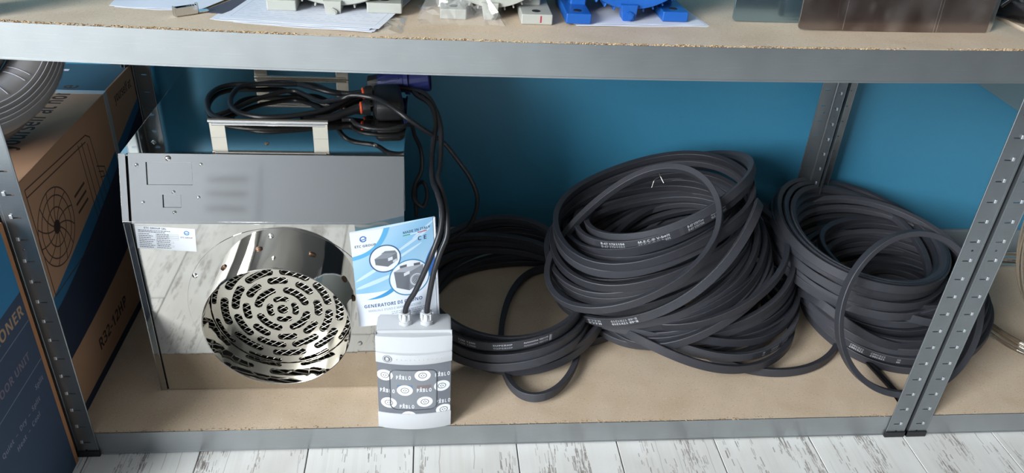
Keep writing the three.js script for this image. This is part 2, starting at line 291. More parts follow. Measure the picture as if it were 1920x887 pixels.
// ------------------------------------------------------------------ steel ozone machine
const ETC = (c, x, y, s, col) => { c.strokeStyle = col; c.lineWidth = s * 0.26; c.lineCap = 'round'; c.beginPath(); c.arc(x, y, s * 0.62, 0.35, Math.PI * 1.86); c.stroke(); c.lineWidth = s * 0.2; c.beginPath(); c.moveTo(x - s * 0.55, y + s * 0.18); c.quadraticCurveTo(x + s * 0.1, y + s * 0.2, x + s * 0.7, y - s * 0.2); c.stroke(); };
const plateC = canvas(900, 440, (c, w, h) => {
  c.fillStyle = '#e4e7ec'; c.fillRect(0, 0, w, h); c.fillStyle = '#16181c'; c.font = 'bold 46px sans-serif'; c.fillText('ETC GROUP SRL', 130, 52);
  // the small print is too small to read in the photograph: rows of short strokes
  const strokes = (x0, x1, y, hgt, col) => { c.fillStyle = col; for (let x = x0, k = 0; x < x1; k++) { const l = 14 + (k * 37 + y) % 31; c.fillRect(x, y - hgt, Math.min(l, x1 - x), hgt); x += l + 7; } };
  strokes(40, 520, 88, 13, '#4a4d54'); strokes(40, 440, 116, 13, '#4a4d54');
  for (let i = 0; i < 8; i++) { const y = 156 + i * 36; strokes(40, 200 + (i * 53) % 80, y, 12, '#4a4d54'); if (i % 2 === 0 || i === 1) { c.strokeStyle = '#44474d'; c.lineWidth = 2; c.strokeRect(300, y - 22, i < 3 ? 340 : 260, 28); strokes(312, 500, y - 2, 12, '#4a4d54'); } else strokes(300, 520, y, 12, '#4a4d54'); }
  ETC(c, 770, 90, 56, '#1f7fc0'); c.fillStyle = '#1c3550'; c.font = 'bold 34px sans-serif'; c.fillText('ETC GROUP', 670, 190);
});
{
  const x0 = 0.0805, x1 = 0.5195, yb = YB + 0.0005, yk = 0.404, yt = 0.5, zf = -0.105, zt = -0.1435, zb = -0.548;
  const m = thing('ozone_generator', 'mirror-polished steel ozone machine with a round slotted outlet and two top handles', 'machine', [0.3, yb, -0.33]);
  const prof = new THREE.Shape([[zf - 0.001, yb], [zf - 0.001, yk], [zt, yt], [zb, yt], [zb, yb]].map(([z, y]) => new THREE.Vector2(-z, y)));
  const side = (x) => { const g = extr(prof, 0.0015); g.rotateY(Math.PI / 2); g.translate(x, 0, 0); return g; };
  part('side_panel', side(x0), M.mirror, m); part('side_panel', side(x1 - 0.0015), M.mirror, m);
  part('back_panel', box(x0, x1, yb, yt, zb, zb + 0.0015), M.satin, m);
  part('base_plate', box(x0 + 0.002, x1 - 0.002, yb, yb + 0.002, zb + 0.002, zf - 0.002), M.satin, m);
  const top = part('top_panel', box(x0 + 0.0002, x1 - 0.0002, yt - 0.0012, yt + 0.0008, zb, zt + 0.001, 0.0007), M.mirror, m);
  const screw = (p, n, r, par) => { const c = V(...p), q = []; q.push(lathe([[0, r * 0.75], [r * 0.55, r * 0.62], [r * 0.95, r * 0.25], [r, 0], [0, 0]], c, n, 16)); const u = V(1, 0.4, 0).cross(n).normalize(); q.push(cyl(r * 0.12, c.clone().addScaledVector(u, -r * 0.5).addScaledVector(n, r * 0.7), c.clone().addScaledVector(u, r * 0.5).addScaledVector(n, r * 0.7), 6)); part('screw', q, M.brightSteel, par); };
  for (const x of [0.1197, 0.2963, 0.4707]) screw([x, yt + 0.0008, -0.192], V(0, 1, 0), 0.0042, top);
  // edge flange on the left, with its folded groove
  const fl = part('edge_flange', [box(x0, x0 + 0.0105, yb, yk, zf - 0.0012, zf + 0.0006, 0.0004), box(x0 - 0.0006, x0 + 0.001, yb, yk, zf - 0.012, zf + 0.0014, 0.0004)], M.satin, m);
  part('edge_flange', box(x1 - 0.002, x1 + 0.0006, yb, yk, zf - 0.012, zf + 0.0014, 0.0004), M.satin, m);
  part('groove', box(x0 + 0.0105, x0 + 0.0135, yb, yk, zf - 0.004, zf - 0.003), M.dark, fl);
  // lower mirror panel with the round hole of the outlet
  const cx = 0.3127, cy = 0.237, R = 0.1195;
  const lp = new THREE.Shape(); lp.moveTo(x0 + 0.0135, yb + 0.002); lp.lineTo(x1 - 0.002, yb + 0.002); lp.lineTo(x1 - 0.002, yk); lp.lineTo(x0 + 0.0135, yk); lp.closePath();
  const hole = new THREE.Path(); hole.absarc(cx, cy, R - 0.001, 0, Math.PI * 2, true); lp.holes.push(hole);
  part('front_panel', extr(lp, 0.0015, 0, 48).translate(0, 0, zf - 0.0015), M.mirror, m);
  part('back_chamber', lathe([[R, 0], [R, -0.1], [0, -0.1]], V(cx, cy, zf - 0.002)), M.dark, m, 'dark inside of the outlet');
  const ring = new THREE.Shape(); ring.absarc(cx, cy - 0.002, 0.157, 0, Math.PI * 2); const rh = new THREE.Path(); rh.absarc(cx, cy, R - 0.0005, 0, Math.PI * 2, true); ring.holes.push(rh);
  const fr = part('flange_ring', extr(ring, 0.0012, 0.0003, 72).translate(0, 0, zf), M.mirror, m);
  for (const [x, y] of [[0.1756, 0.301], [0.3061, 0.3779], [0.4381, 0.1543], [0.2, 0.13]]) screw([x, y, zf + 0.0012], V(0, 0, 1), 0.0045, fr);
  // short tube round the outlet
  const zc = -0.04;
  const du = part('outlet_tube', lathe([[R - 0.0015, zf - 0.01], [R - 0.0015, zc - 0.0008], [R - 0.0008, zc], [R, zc - 0.0008], [R, zf + 0.001]], V(cx, cy, 0), V(0, 0, 1), 96), M.mirror, m);
  for (const a of [104, 138, 62, 28, 8, 172, 205, 335]) { const t = a * Math.PI / 180, g = new THREE.SphereGeometry(0.0048, 12, 8); g.scale(1.3, 0.55, 0.5); g.rotateZ(t - Math.PI / 2); g.translate(cx + Math.cos(t) * (R + 0.001), cy + Math.sin(t) * (R + 0.001), zf + 0.0025); part('weld_spot', g.toNonIndexed(), M.weld, du); }
  // grille: slots on rings round a middle hole
  const gs = new THREE.Shape(); gs.absarc(cx, cy, R - 0.0025, 0, Math.PI * 2);
  const mid = new THREE.Path(); mid.absarc(cx, cy, 0.0092, 0, Math.PI * 2, true); gs.holes.push(mid);
  const slot = (r, a, half, hw = 0.0066) => {
    const h = new THREE.Path(), p = (q, t) => [cx + q * Math.cos(t), cy + q * Math.sin(t)], e0 = p(r, a - half), e1 = p(r, a + half);
    h.moveTo(...p(r + hw, a - half)); h.absarc(cx, cy, r + hw, a - half, a + half, false); h.absarc(...e1, hw, a + half, a + half + Math.PI, false); h.absarc(cx, cy, r - hw, a + half, a - half, true); h.absarc(...e0, hw, a - half + Math.PI, a - half + 2 * Math.PI, false); h.closePath(); gs.holes.push(h);
  };
  const T = Math.PI / 180;
  for (let k = 0; k < 4; k++) { slot(0.0215, (k * 90 + 3) * T, 21 * T, 0.0054); slot(0.0405, (k * 90 + 48) * T, 27 * T); }
  for (let k = 0; k < 8; k++) { slot(0.0595, (k * 45 + 3) * T, 10 * T); slot(0.0775, (k * 45 + 25.5) * T, 14 * T); slot(0.0955, (k * 45 + 2) * T, 13.5 * T); slot(0.1122, (k * 45 + 24) * T, 13 * T, 0.0038); }
  part('grille', extr(gs, 0.0015, 0, 16).translate(0, 0, -0.0965), M.steel, m);
  const wires = [];
  for (let i = -13; i <= 13; i++) for (const s of [1, -1]) { const d = i * 0.0088, L = Math.sqrt(Math.max(0, (R - 0.004) ** 2 - d * d)); if (L < 0.01) continue; const a = (s > 0 ? 33 : -33) * T, ux = Math.cos(a), uy = Math.sin(a); wires.push(cyl(0.0008, V(cx - uy * d - ux * L, cy + ux * d - uy * L, -0.1005 + s * 0.0006), V(cx - uy * d + ux * L, cy + ux * d + uy * L, -0.1005 + s * 0.0006), 5)); }
  part('wire_mesh', wires, M.steel, m).userData.kind = 'stuff';
  // leaning upper panel with two cut-outs that are closed from behind
  const L = 0.1035, ang = Math.atan2(zf - zt, yt - yk);
  const lean = (g) => { g.rotateX(-ang); g.translate(0, yk, zf); return g; };
  const up = rrect(x1 - x0 - 0.0135, L + 0.008, 0.0006, x0 + 0.014, -0.004);
  for (const [a, b, c, d] of [[0.1209, 0.1897, 0.0582, 0.0935], [0.1435, 0.1708, 0.0224, 0.0426]]) { const h = new THREE.Path(); h.moveTo(a, c); h.lineTo(a, d); h.lineTo(b, d); h.lineTo(b, c); h.closePath(); up.holes.push(h); }
  const upm = part('upper_panel', lean(extr(up, 0.0018, 0.0004).translate(0, 0, 0.0002)), M.satin, m);
  part('edge_flange', lean(box(x0 - 0.0005, x0 + 0.0105, 0, L + 0.003, 0.0002, 0.002, 0.0005)), M.satin, m); part('groove', lean(box(x0 + 0.0105, x0 + 0.014, 0, L + 0.003, -0.004, -0.003)), M.dark, m);
  part('cover_plate', lean(box(0.116, 0.196, 0.053, 0.099, -0.0022, -0.0008)), M.satin, m); part('cover_plate', lean(box(0.14, 0.175, 0.018, 0.047, -0.0022, -0.0008)), M.satin, m);
  const nrm = V(0, Math.sin(ang), Math.cos(ang));
  for (const [x, v, r] of [[0.1071, 0.089, 0.003], [0.2042, 0.091, 0.0026], [0.1138, 0.0305, 0.0026], [0.1984, 0.0388, 0.0026], [0.1549, 0.1, 0.0045], [0.1607, 0.047, 0.0028], [0.1606, 0.0147, 0.003]]) { const p = V(x, v, 0.002).applyAxisAngle(V(1, 0, 0), -ang).add(V(0, yk, zf)); screw([p.x, p.y, p.z], nrm, r, upm); }
  part('panel_lip', [box(x0 - 0.0005, x1 + 0.0005, yk - 0.0035, yk + 0.0005, zf - 0.0015, zf + 0.0022, 0.0006), box(x1 - 0.0016, x1 + 0.0008, yk, yt - 0.001, zt - 0.004, zt + 0.001, 0.0004)], M.satin, m);
  for (let q = 0; q < 1; q++) { const s = part('rating_plate', (() => { const g = box(-0.0455, 0.0455, -0.0215, 0.0215, 0, 0.0004), p = g.attributes.position, uv = g.attributes.uv; for (let i = 0; i < p.count; i++) uv.setXY(i, (p.getX(i) + 0.0455) / 0.091, (p.getY(i) + 0.0215) / 0.043); g.rotateZ(-0.075); g.translate(0.1412, 0.3722, zf + 0.0002); return g; })(), std({ map: tex(plateC), roughness: 0.45 }), m, 'white printed rating plate'); }
  // handles: two flat legs, a double rail at the top and a foot rail
  for (const [hx0, hx1, hz] of [[0.2215, 0.4015, -0.1515], [0.2225, 0.401, -0.492]]) {
    const h = part('handle', [box(hx0, hx0 + 0.0235, yt + 0.006, yt + 0.054, hz - 0.0008, hz + 0.0012, 0.0005), box(hx1 - 0.0235, hx1, yt + 0.006, yt + 0.054, hz - 0.0008, hz + 0.0012, 0.0005),
      box(hx0 - 0.001, hx1 + 0.001, yt + 0.0008, yt + 0.0065, hz - 0.003, hz + 0.003, 0.0015, 3)], M.steel, m);
    part('grip', [cyl(0.0036, V(hx0 - 0.001, yt + 0.0575, hz), V(hx1 + 0.001, yt + 0.0575, hz), 16), cyl(0.0025, V(hx0 + 0.004, yt + 0.0525, hz + 0.001), V(hx1 - 0.004, yt + 0.0525, hz + 0.001), 12), cyl(0.0018, V(hx0 + 0.004, yt + 0.0045, hz + 0.003), V(hx1 - 0.004, yt + 0.0045, hz + 0.003), 10)], M.brightSteel, h);
    part('leg_seam', [box(hx0 + 0.0002, hx0 + 0.0233, yt + 0.029, yt + 0.0298, hz + 0.001, hz + 0.00145), box(hx1 - 0.0233, hx1 - 0.0002, yt + 0.029, yt + 0.0298, hz + 0.001, hz + 0.00145)], M.satin, h);
  }
}

// ------------------------------------------------------------------ white electrical box
const pabloC = canvas(1024, 900, (c, w, h) => {
  c.fillStyle = '#676b73'; c.fillRect(0, 0, w, h); c.fillStyle = '#7b7f86'; c.fillRect(178, 136, 642, 684); c.fillStyle = '#5c7590'; c.fillRect(270, 385, 90, 60); c.fillRect(400, 385, 90, 60); c.fillStyle = '#74676a'; c.fillRect(550, 390, 200, 70);
  const icon = (x, y) => { y = y * 0.96; c.fillStyle = '#e3e6ea'; c.beginPath(); c.ellipse(x, y, 112, 92, 0, 0, 7); c.fill(); c.strokeStyle = '#3f444b'; c.lineWidth = 9; c.beginPath(); c.ellipse(x, y, 54, 44, 0, 0, 7); c.stroke(); c.fillStyle = '#3f444b'; for (const [dx, dy] of [[-17, 0], [17, 0]]) { c.beginPath(); c.ellipse(x + dx, y + dy, 9, 9, 0, 0, 7); c.fill(); } c.fillRect(x - 4, y - 32, 8, 16); c.fillRect(x - 4, y + 16, 8, 16); };
  const word = (x, y) => { c.fillStyle = '#e3e6ea'; c.font = 'bold 84px sans-serif'; let q = x; for (const ch of 'PABLO') { c.save(); c.translate(q, y); c.scale(0.62, 1.05); c.fillText(ch, 0, 0); c.restore(); if (ch === 'A') { c.fillRect(q - 4, y - 60, 44, 8); c.beginPath(); c.arc(q + 18, y - 76, 9, 0, 7); c.fill(); } q += 43; } };
  icon(105, 245); icon(630, 230); icon(380, 500); icon(900, 450); icon(150, 745); icon(660, 715); icon(430, 985); icon(930, 900);
  word(258, 290); word(800, 265); word(28, 535); word(545, 510); word(300, 800); word(815, 745);
});
{
  const x0 = 0.4735, x1 = 0.5985, xc = (x0 + x1) / 2, y0 = YB + 0.0005, y1 = 0.2555;
  const e = thing('electrical_box', 'white plastic electrical box with a grey printed door standing on the shelf edge', 'electrical box', [xc, y0, -0.02]);
  const bs = new THREE.Shape([[x0 + 0.006, -0.058], [x1 - 0.006, -0.058], [x1 - 0.0015, -0.05], [x1 - 0.0015, -0.012], [x0 + 0.0015, -0.012], [x0 + 0.0015, -0.05]].map(([x, z]) => new THREE.Vector2(x, -z)));
  const flat = (s, ya, yb2, b) => { const g = extr(s, yb2 - ya, b, 24); g.rotateX(-Math.PI / 2); g.translate(0, ya, 0); return g; };
  part('body', (() => { const g = extr(bs, y1 - y0 - 0.001, 0.003, 6); g.rotateX(-Math.PI / 2); g.scale(1, 1, 1); g.translate(0, y0, 0); const p = g.attributes.position; for (let i = 0; i < p.count; i++) p.setZ(i, p.getZ(i)); return toCreasedNormals(g, 0.5); })(), M.whitePlastic, e);
  const bow = (x, d) => d * (1 - ((x - xc) / (x1 - xc)) ** 2);
  const cover = (zface, d, inset = 0) => { const s = new THREE.Shape(); s.moveTo(x0 + inset, 0.013); for (let i = 0; i <= 24; i++) { const x = x0 + inset + (x1 - x0 - 2 * inset) * i / 24; s.lineTo(x, -(zface + bow(x, d))); } s.lineTo(x1 - inset, 0.013); s.closePath(); return s; };
  const smooth = (g) => toCreasedNormals(g, 0.5);
  // top hood: slopes back to the top edge
  const hood = (() => { const g = prep(flat(cover(-0.001, 0.009), 0.2, y1, 0.0022)), p = g.attributes.position; for (let i = 0; i < p.count; i++) { const y = p.getY(i), z = p.getZ(i), t = Math.max(0, (y - 0.226) / (y1 - 0.226)); if (z > -0.012) p.setZ(i, z + (-0.004 - Math.max(0, z) * 0.5) * t), p.setY(i, y - 0.006 * t); else if (t > 0.9) p.setZ(i, z); } g.deleteAttribute('normal'); g.computeVertexNormals(); return smooth(g); })();
  const hd = part('hood', hood, M.whitePlastic, e);
  part('hood_lip', smooth(flat(cover(0.0006, 0.0105), 0.1995, 0.2205, 0.0016)), M.whitePlastic, hd);
  part('lower_band', smooth(flat(cover(-0.002, 0.009), y0, 0.0865, 0.0022)), M.whitePlastic, e);
  part('dimples', [0, 1, 2, 3, 4, 5, 6, 7, 8, 9, 10].map((k) => { const x = 0.508 + k * 0.0072, g = new THREE.SphereGeometry(0.0009, 8, 6); g.translate(x, 0.2105, 0.0006 + bow(x, 0.0105) + 0.0001); return g.toNonIndexed(); }), M.whitePlastic, hd);
  const emblemC = canvas(128, 128, (c, w, h) => { c.fillStyle = '#c3c6ca'; c.fillRect(0, 0, w, h); c.fillStyle = '#5d6168'; c.beginPath(); c.arc(64, 64, 62, 0, 7); c.fill(); c.strokeStyle = '#d4d7da'; c.lineWidth = 7; c.beginPath(); c.arc(64, 64, 50, 0, 7); c.stroke(); c.fillStyle = '#e2e4e6'; c.font = 'bold 74px sans-serif'; c.textAlign = 'center'; c.fillText('B', 64, 91); });
  part('round_emblem', (() => { const x = 0.4925, z = 0.0006 + bow(x, 0.0105), g = prep(new THREE.CylinderGeometry(0.0078, 0.0078, 0.0012, 32)), n = g.attributes.normal, uv = g.attributes.uv, p = g.attributes.position; for (let i = 0; i < p.count; i++) uv.setXY(i, n.getY(i) > 0.5 ? 0.5 + p.getX(i) / 0.0156 : 0.02, n.getY(i) > 0.5 ? 0.5 - p.getZ(i) / 0.0156 : 0.02); g.rotateX(Math.PI / 2); g.rotateY(-0.25); g.translate(x, 0.2105, z + 0.0002); return g; })(), std({ map: tex(emblemC), roughness: 0.4 }), hd, 'small grey round emblem');
  const door = part('door', (() => { const g = sheet((u, v) => { const x = x0 + 0.0015 + (x1 - x0 - 0.003) * u; return V(x, 0.0865 + 0.114 * v, -0.0042 + bow(x, 0.009)); }, 24, 2, 0.002); return g; })(), phy({ map: tex(pabloC), roughness: 0.22, clearcoat: 0.6, clearcoatRoughness: 0.1 }), e, 'grey transparent door under printed film');
  const rimPts = []; { const s = rrect(0.078, 0.088, 0.011, x0 + 0.022, 0.096); for (const p of s.getSpacedPoints(60)) rimPts.push(V(p.x, p.y, -0.0042 + bow(p.x, 0.009) + 0.0009)); rimPts.pop(); }
  part('door_rim', tube(rimPts, 0.0011, 160, true, 6), std({ color: 0x4d5158, roughness: 0.25 }), door);
  part('door_window', (() => { const g = sheet((u, v) => { const x = x0 + 0.0225 + 0.077 * u; return V(x, 0.0965 + 0.087 * v, -0.0042 + bow(x, 0.009) + 0.0012); }, 16, 2, 0.0004); return g; })(), phy({ color: 0xffffff, roughness: 0.12, transmission: 1, thickness: 0, ior: 1.2 }), door);
  for (const x of [0.5217, 0.5567]) {
    const hex = (r, ya, yb2, n = 6) => cyl(r, V(x, ya, -0.032), V(x, yb2, -0.032), n), g = part('cable_gland', [hex(0.0118, y1 - 0.0005, y1 + 0.006), cyl(0.0098, V(x, y1 + 0.006, -0.032), V(x, y1 + 0.0095, -0.032), 24)], M.whitePlastic, e);
    const ribs = [cyl(0.0102, V(x, y1 + 0.0095, -0.032), V(x, y1 + 0.0215, -0.032), 24, 0.0078)];
    for (let k = 0; k < 8; k++) { const a = k * Math.PI / 4, q = box(-0.0014, 0.0014, y1 + 0.0092, y1 + 0.0205, 0.008, 0.0108, 0.0005); q.rotateY(a); q.translate(x, 0, -0.032); ribs.push(q); }
    part('gland_nut', ribs, M.whitePlastic, g);
  }
}

// ------------------------------------------------------------------ user manual
const coverC = canvas(700, 960, (c, w, h) => {
  c.fillStyle = '#eef2f8'; c.fillRect(0, 0, w, h);
  const g = c.createLinearGradient(0, 0, w, h * 0.7); g.addColorStop(0, '#cfe5f4'); g.addColorStop(0.5, '#8fc4e4'); g.addColorStop(1, '#d4e8f5'); c.fillStyle = g;
  c.beginPath(); c.moveTo(0, 250); c.bezierCurveTo(180, 230, 260, 120, 300, 0); c.lineTo(w, 0); c.lineTo(w, 420); c.bezierCurveTo(560, 600, 320, 640, 0, 620); c.closePath(); c.fill();
  c.fillStyle = 'rgba(255,255,255,0.55)'; for (const [x, y, rx, ry, a] of [[520, 180, 180, 14, -0.5], [420, 300, 200, 12, -0.45], [150, 420, 160, 16, -0.5], [620, 90, 120, 10, -0.6], [180, 520, 180, 20, -0.3]]) { c.beginPath(); c.ellipse(x, y, rx, ry, a, 0, 7); c.fill(); }
  c.fillStyle = '#5cb1dd'; c.beginPath(); c.moveTo(0, 280); c.bezierCurveTo(200, 260, 300, 140, 340, 0); c.lineTo(290, 0); c.bezierCurveTo(250, 120, 180, 220, 0, 240); c.closePath(); c.fill();
  c.fillStyle = '#1f63b8'; c.beginPath(); c.moveTo(w, 250); c.lineTo(w, 520); c.bezierCurveTo(680, 560, 640, 580, 600, 560); c.bezierCurveTo(590, 440, 650, 330, w, 250); c.closePath(); c.fill();
  c.fillStyle = '#3a9bd2'; c.beginPath(); c.moveTo(90, 690); c.bezierCurveTo(220, 670, 300, 620, 360, 570); c.lineTo(330, 640); c.bezierCurveTo(260, 690, 180, 700, 90, 690); c.closePath(); c.fill();
  ETC(c, 110, 75, 40, '#1c5fae'); c.fillStyle = '#1d2c48'; c.font = 'bold 34px sans-serif'; c.fillText('ETC GROUP', 30, 155);
  c.font = 'bold 32px sans-serif'; c.fillText('MADE IN ITALY', 445, 95); c.fillStyle = '#2c9a56'; c.fillRect(445, 108, 62, 8); c.fillStyle = '#f4f6f8'; c.fillRect(507, 108, 62, 8); c.fillStyle = '#c6323c'; c.fillRect(569, 108, 78, 8);
  c.fillStyle = '#1d2c48'; c.font = 'bold 54px sans-serif'; c.fillText('C E', 565, 190);
  const disc = (x, y, r, col) => { c.fillStyle = '#f3f5f7'; c.beginPath(); c.arc(x, y, r, 0, 7); c.fill(); c.strokeStyle = col; c.lineWidth = 11; c.stroke(); };
  disc(280, 300, 132, '#2c4f7c'); disc(475, 530, 172, '#3b86ad');
  const poly = (pts, f) => { c.fillStyle = f; c.beginPath(); pts.forEach(([x, y], i) => i ? c.lineTo(x, y) : c.moveTo(x, y)); c.closePath(); c.fill(); };
  poly([[190, 290], [275, 240], [385, 260], [385, 335], [300, 385], [195, 350]], '#6d7177'); poly([[190, 290], [275, 240], [385, 260], [300, 300]], '#8d9197'); poly([[245, 250], [285, 225], [370, 235], [385, 262], [275, 245]], '#787c82'); poly([[305, 300], [345, 290], [345, 322], [305, 330]], '#dfe1e4'); poly([[345, 330], [380, 318], [380, 342], [345, 352]], '#d0d2d5');
  poly([[345, 450], [420, 420], [600, 430], [595, 590], [470, 660], [360, 610]], '#85898f'); poly([[345, 450], [420, 420], [600, 430], [480, 478]], '#b0b3b8'); poly([[345, 450], [480, 478], [470, 660], [360, 610]], '#6f737a'); poly([[400, 425], [400, 400], [460, 396], [460, 420]], '#5c6066'); poly([[520, 425], [520, 402], [575, 404], [575, 428]], '#5c6066'); poly([[430, 480], [480, 465], [480, 495], [430, 510]], '#e5e6e8');
  c.fillStyle = '#c8cbd0'; c.beginPath(); c.ellipse(535, 565, 56, 60, 0, 0, 7); c.fill(); c.fillStyle = '#4b4f56'; c.beginPath(); c.ellipse(538, 565, 42, 46, 0, 0, 7); c.fill(); c.strokeStyle = '#c4c7cc'; c.lineWidth = 5; for (const r of [10, 22, 34]) { c.beginPath(); c.ellipse(538, 565, r, r * 1.1, 0, 0, 7); c.stroke(); }
  c.fillStyle = '#2d4a78'; c.font = 'bold 46px sans-serif'; c.fillText('GENERATORI DI OZONO', 60, 775, 520); c.fillStyle = '#7d8797'; c.font = '30px sans-serif'; c.fillText('MANUALE D\u2019USO E MANUTENZIONE', 95, 820, 470);
  for (let k = 0; k < 3; k++) for (let x = 300, q = 0; x < 600; q++) { const l = 10 + (q * 29 + k * 11) % 23; c.fillRect(x, 842 + k * 18, l, 5); x += l + 6; }
  c.globalCompositeOperation = 'multiply'; c.fillStyle = '#d2d5da'; c.fillRect(0, 0, w, h);
});
const backC = canvas(512, 700, (c, w, h) => { c.fillStyle = '#a9d2ec'; c.fillRect(0, 0, w, h); c.fillStyle = '#eef4fa'; c.beginPath(); c.ellipse(400, 70, 120, 60, 0.2, 0, 7); c.fill(); c.beginPath(); c.ellipse(90, 160, 200, 26, -0.4, 0, 7); c.fill(); c.fillStyle = '#dcebf6'; c.fillRect(0, 230, w, h - 230); c.fillStyle = '#6f8fae'; c.font = 'bold 40px sans-serif'; c.fillText('ETC GROUP', 40, 120); });
{
  const m = thing('user_manual', 'white and light blue printed booklet leaning between the machine and the white box', 'booklet', [0.505, 0.226, -0.07]);
  const TL = V(0.4349, 0.4047, -0.07), TR = V(0.5656, 0.437, -0.0685), BR = V(0.574, 0.252, -0.0605), BL = V(0.4435, 0.2265, -0.0605);
  const f = (off, bow, sx) => (u, v) => { const a = BL.clone().lerp(BR, u), b = TL.clone().lerp(TR, u), p = a.lerp(b, v); p.z += off + bow * Math.sin(Math.PI * u) - 0.003 * Math.sin(Math.PI * v); p.x += sx * u; p.y -= sx * 0.4 * u; return p; };
  part('front_cover', sheet(f(0.0016, 0.005, 0), 20, 12, 0.0005), phy({ map: tex(coverC), roughness: 0.28, clearcoat: 0.3, clearcoatRoughness: 0.2 }), m);
  part('page', sheet(f(0.0005, 0.003, 0.0035), 16, 8, 0.0004), M.paper, m); part('page', sheet(f(-0.0006, 0.0015, 0.0045), 16, 8, 0.0004), M.paper, m);
  part('back_cover', sheet((u, v) => f(-0.0018, 0, 0.003)(1 - u, v), 16, 8, 0.0005), phy({ map: tex(backC), roughness: 0.3 }), m, 'light blue back cover');
}

// ------------------------------------------------------------------ cables
const taper = (pts, r, n) => tube(pts, r, n, false, 10);
{
  const c1 = [[0.5217, 0.262, -0.032], [0.522, 0.28, -0.031], [0.5265, 0.297, -0.03], [0.537, 0.318, -0.028], [0.553, 0.357, -0.03], [0.567, 0.394, -0.035], [0.578, 0.424, -0.05], [0.58, 0.446, -0.07], [0.574, 0.459, -0.1], [0.566, 0.457, -0.15], [0.564, 0.471, -0.2], [0.568, 0.488, -0.25], [0.571, 0.505, -0.29], [0.561, 0.519, -0.33], [0.538, 0.523, -0.36], [0.514, 0.519, -0.425], [0.486, 0.512, -0.431], [0.454, 0.5085, -0.424], [0.423, 0.51, -0.4], [0.391, 0.515, -0.382], [0.356, 0.519, -0.391], [0.326, 0.515, -0.419], [0.285, 0.509, -0.45], [0.23, 0.5065, -0.443], [0.191, 0.506, -0.438], [0.171, 0.506, -0.42], [0.163, 0.506, -0.38], [0.171, 0.506, -0.332], [0.187, 0.506, -0.295], [0.22, 0.506, -0.272], [0.27, 0.506, -0.262], [0.33, 0.506, -0.268], [0.385, 0.509, -0.285], [0.425, 0.514, -0.302], [0.444, 0.52, -0.308]];
  const c2 = [[0.5567, 0.262, -0.032], [0.557, 0.28, -0.031], [0.5585, 0.296, -0.03], [0.562, 0.321, -0.03], [0.569, 0.359, -0.033], [0.578, 0.388, -0.04], [0.588, 0.413, -0.05], [0.588, 0.438, -0.07], [0.582, 0.455, -0.11], [0.575, 0.459, -0.16], [0.578, 0.461, -0.19], [0.58, 0.477, -0.23], [0.58, 0.499, -0.27], [0.571, 0.513, -0.32], [0.552, 0.526, -0.36], [0.515, 0.5235, -0.39], [0.47, 0.519, -0.4], [0.43, 0.519, -0.375], [0.382, 0.513, -0.396], [0.343, 0.512, -0.43], [0.287, 0.514, -0.425], [0.229, 0.514, -0.419], [0.212, 0.514, -0.402], [0.207, 0.514, -0.362], [0.21, 0.514, -0.337], [0.218, 0.514, -0.31], [0.237, 0.514, -0.285], [0.274, 0.514, -0.27], [0.32, 0.514, -0.275], [0.38, 0.517, -0.3], [0.42, 0.525, -0.335], [0.4415, 0.53, -0.35]];
  solo('power_cable', taper(c1, 0.0046, 420), M.cable, 'black cable from the left gland of the white box to the coil on the machine', 'cable', 'cables of the white electrical box');
  solo('power_cable', taper(c2, 0.0046, 420), M.cable, 'black cable from the right gland of the white box, arching over the machine', 'cable', 'cables of the white electrical box');
  const f = [[0.409, 0.5065, -0.281], [0.425, 0.5065, -0.282], [0.434, 0.5065, -0.264], [0.457, 0.506, -0.249], [0.489, 0.506, -0.246], [0.512, 0.507, -0.256], [0.528, 0.5, -0.28], [0.534, 0.47, -0.3], [0.545, 0.43, -0.32], [0.545, 0.39, -0.32], [0.533, 0.365, -0.31], [0.532, 0.345, -0.29], [0.548, 0.33, -0.29], [0.556, 0.35, -0.3], [0.55, 0.37, -0.31], [0.535, 0.35, -0.33], [0.535, 0.28, -0.34]];
  solo('loose_cable', taper(f, 0.0038, 240), M.cable, 'thin black cable looping over the right side edge of the steel machine', 'cable');
  const d = [[0.195, 0.5055, -0.293], [0.216, 0.506, -0.318], [0.244, 0.507, -0.36], [0.268, 0.508, -0.383], [0.308, 0.51, -0.405], [0.335, 0.508, -0.387], [0.364, 0.507, -0.362], [0.385, 0.52, -0.335], [0.41, 0.538, -0.303], [0.4265, 0.545, -0.3], [0.4638, 0.5455, -0.288], [0.4917, 0.545, -0.256], [0.5215, 0.533, -0.234], [0.55, 0.507, -0.245], [0.585, 0.471, -0.27], [0.611, 0.433, -0.28], [0.636, 0.39, -0.29], [0.65, 0.348, -0.3], [0.649, 0.307, -0.31], [0.636, 0.267, -0.32], [0.612, 0.239, -0.33], [0.585, 0.215, -0.34], [0.57, 0.19, -0.345]];
  solo('drooping_cable', taper(d, 0.0042, 320), M.cable, 'black cable drooping from the machine top in a wide bow against the blue wall', 'cable');
  // adapter block with orange-sealed entries and a blue plug
  const a = thing('plug_adapter', 'black two-way plug adapter with orange seals lying on the steel machine', 'adapter', [0.48, 0.501, -0.33]);
  const place = (g, p, ry, rz) => { g.rotateZ(rz); g.rotateY(ry); g.translate(...p); return g; };
  part('housing', toCreasedNormals(place(new RoundedBoxGeometry(0.052, 0.036, 0.1, 3, 0.011), [0.486, 0.5205, -0.332], 0.12, 0), 0.6), M.blackPlastic, a);
  const seal = std({ color: 0xd5532a, roughness: 0.5 });
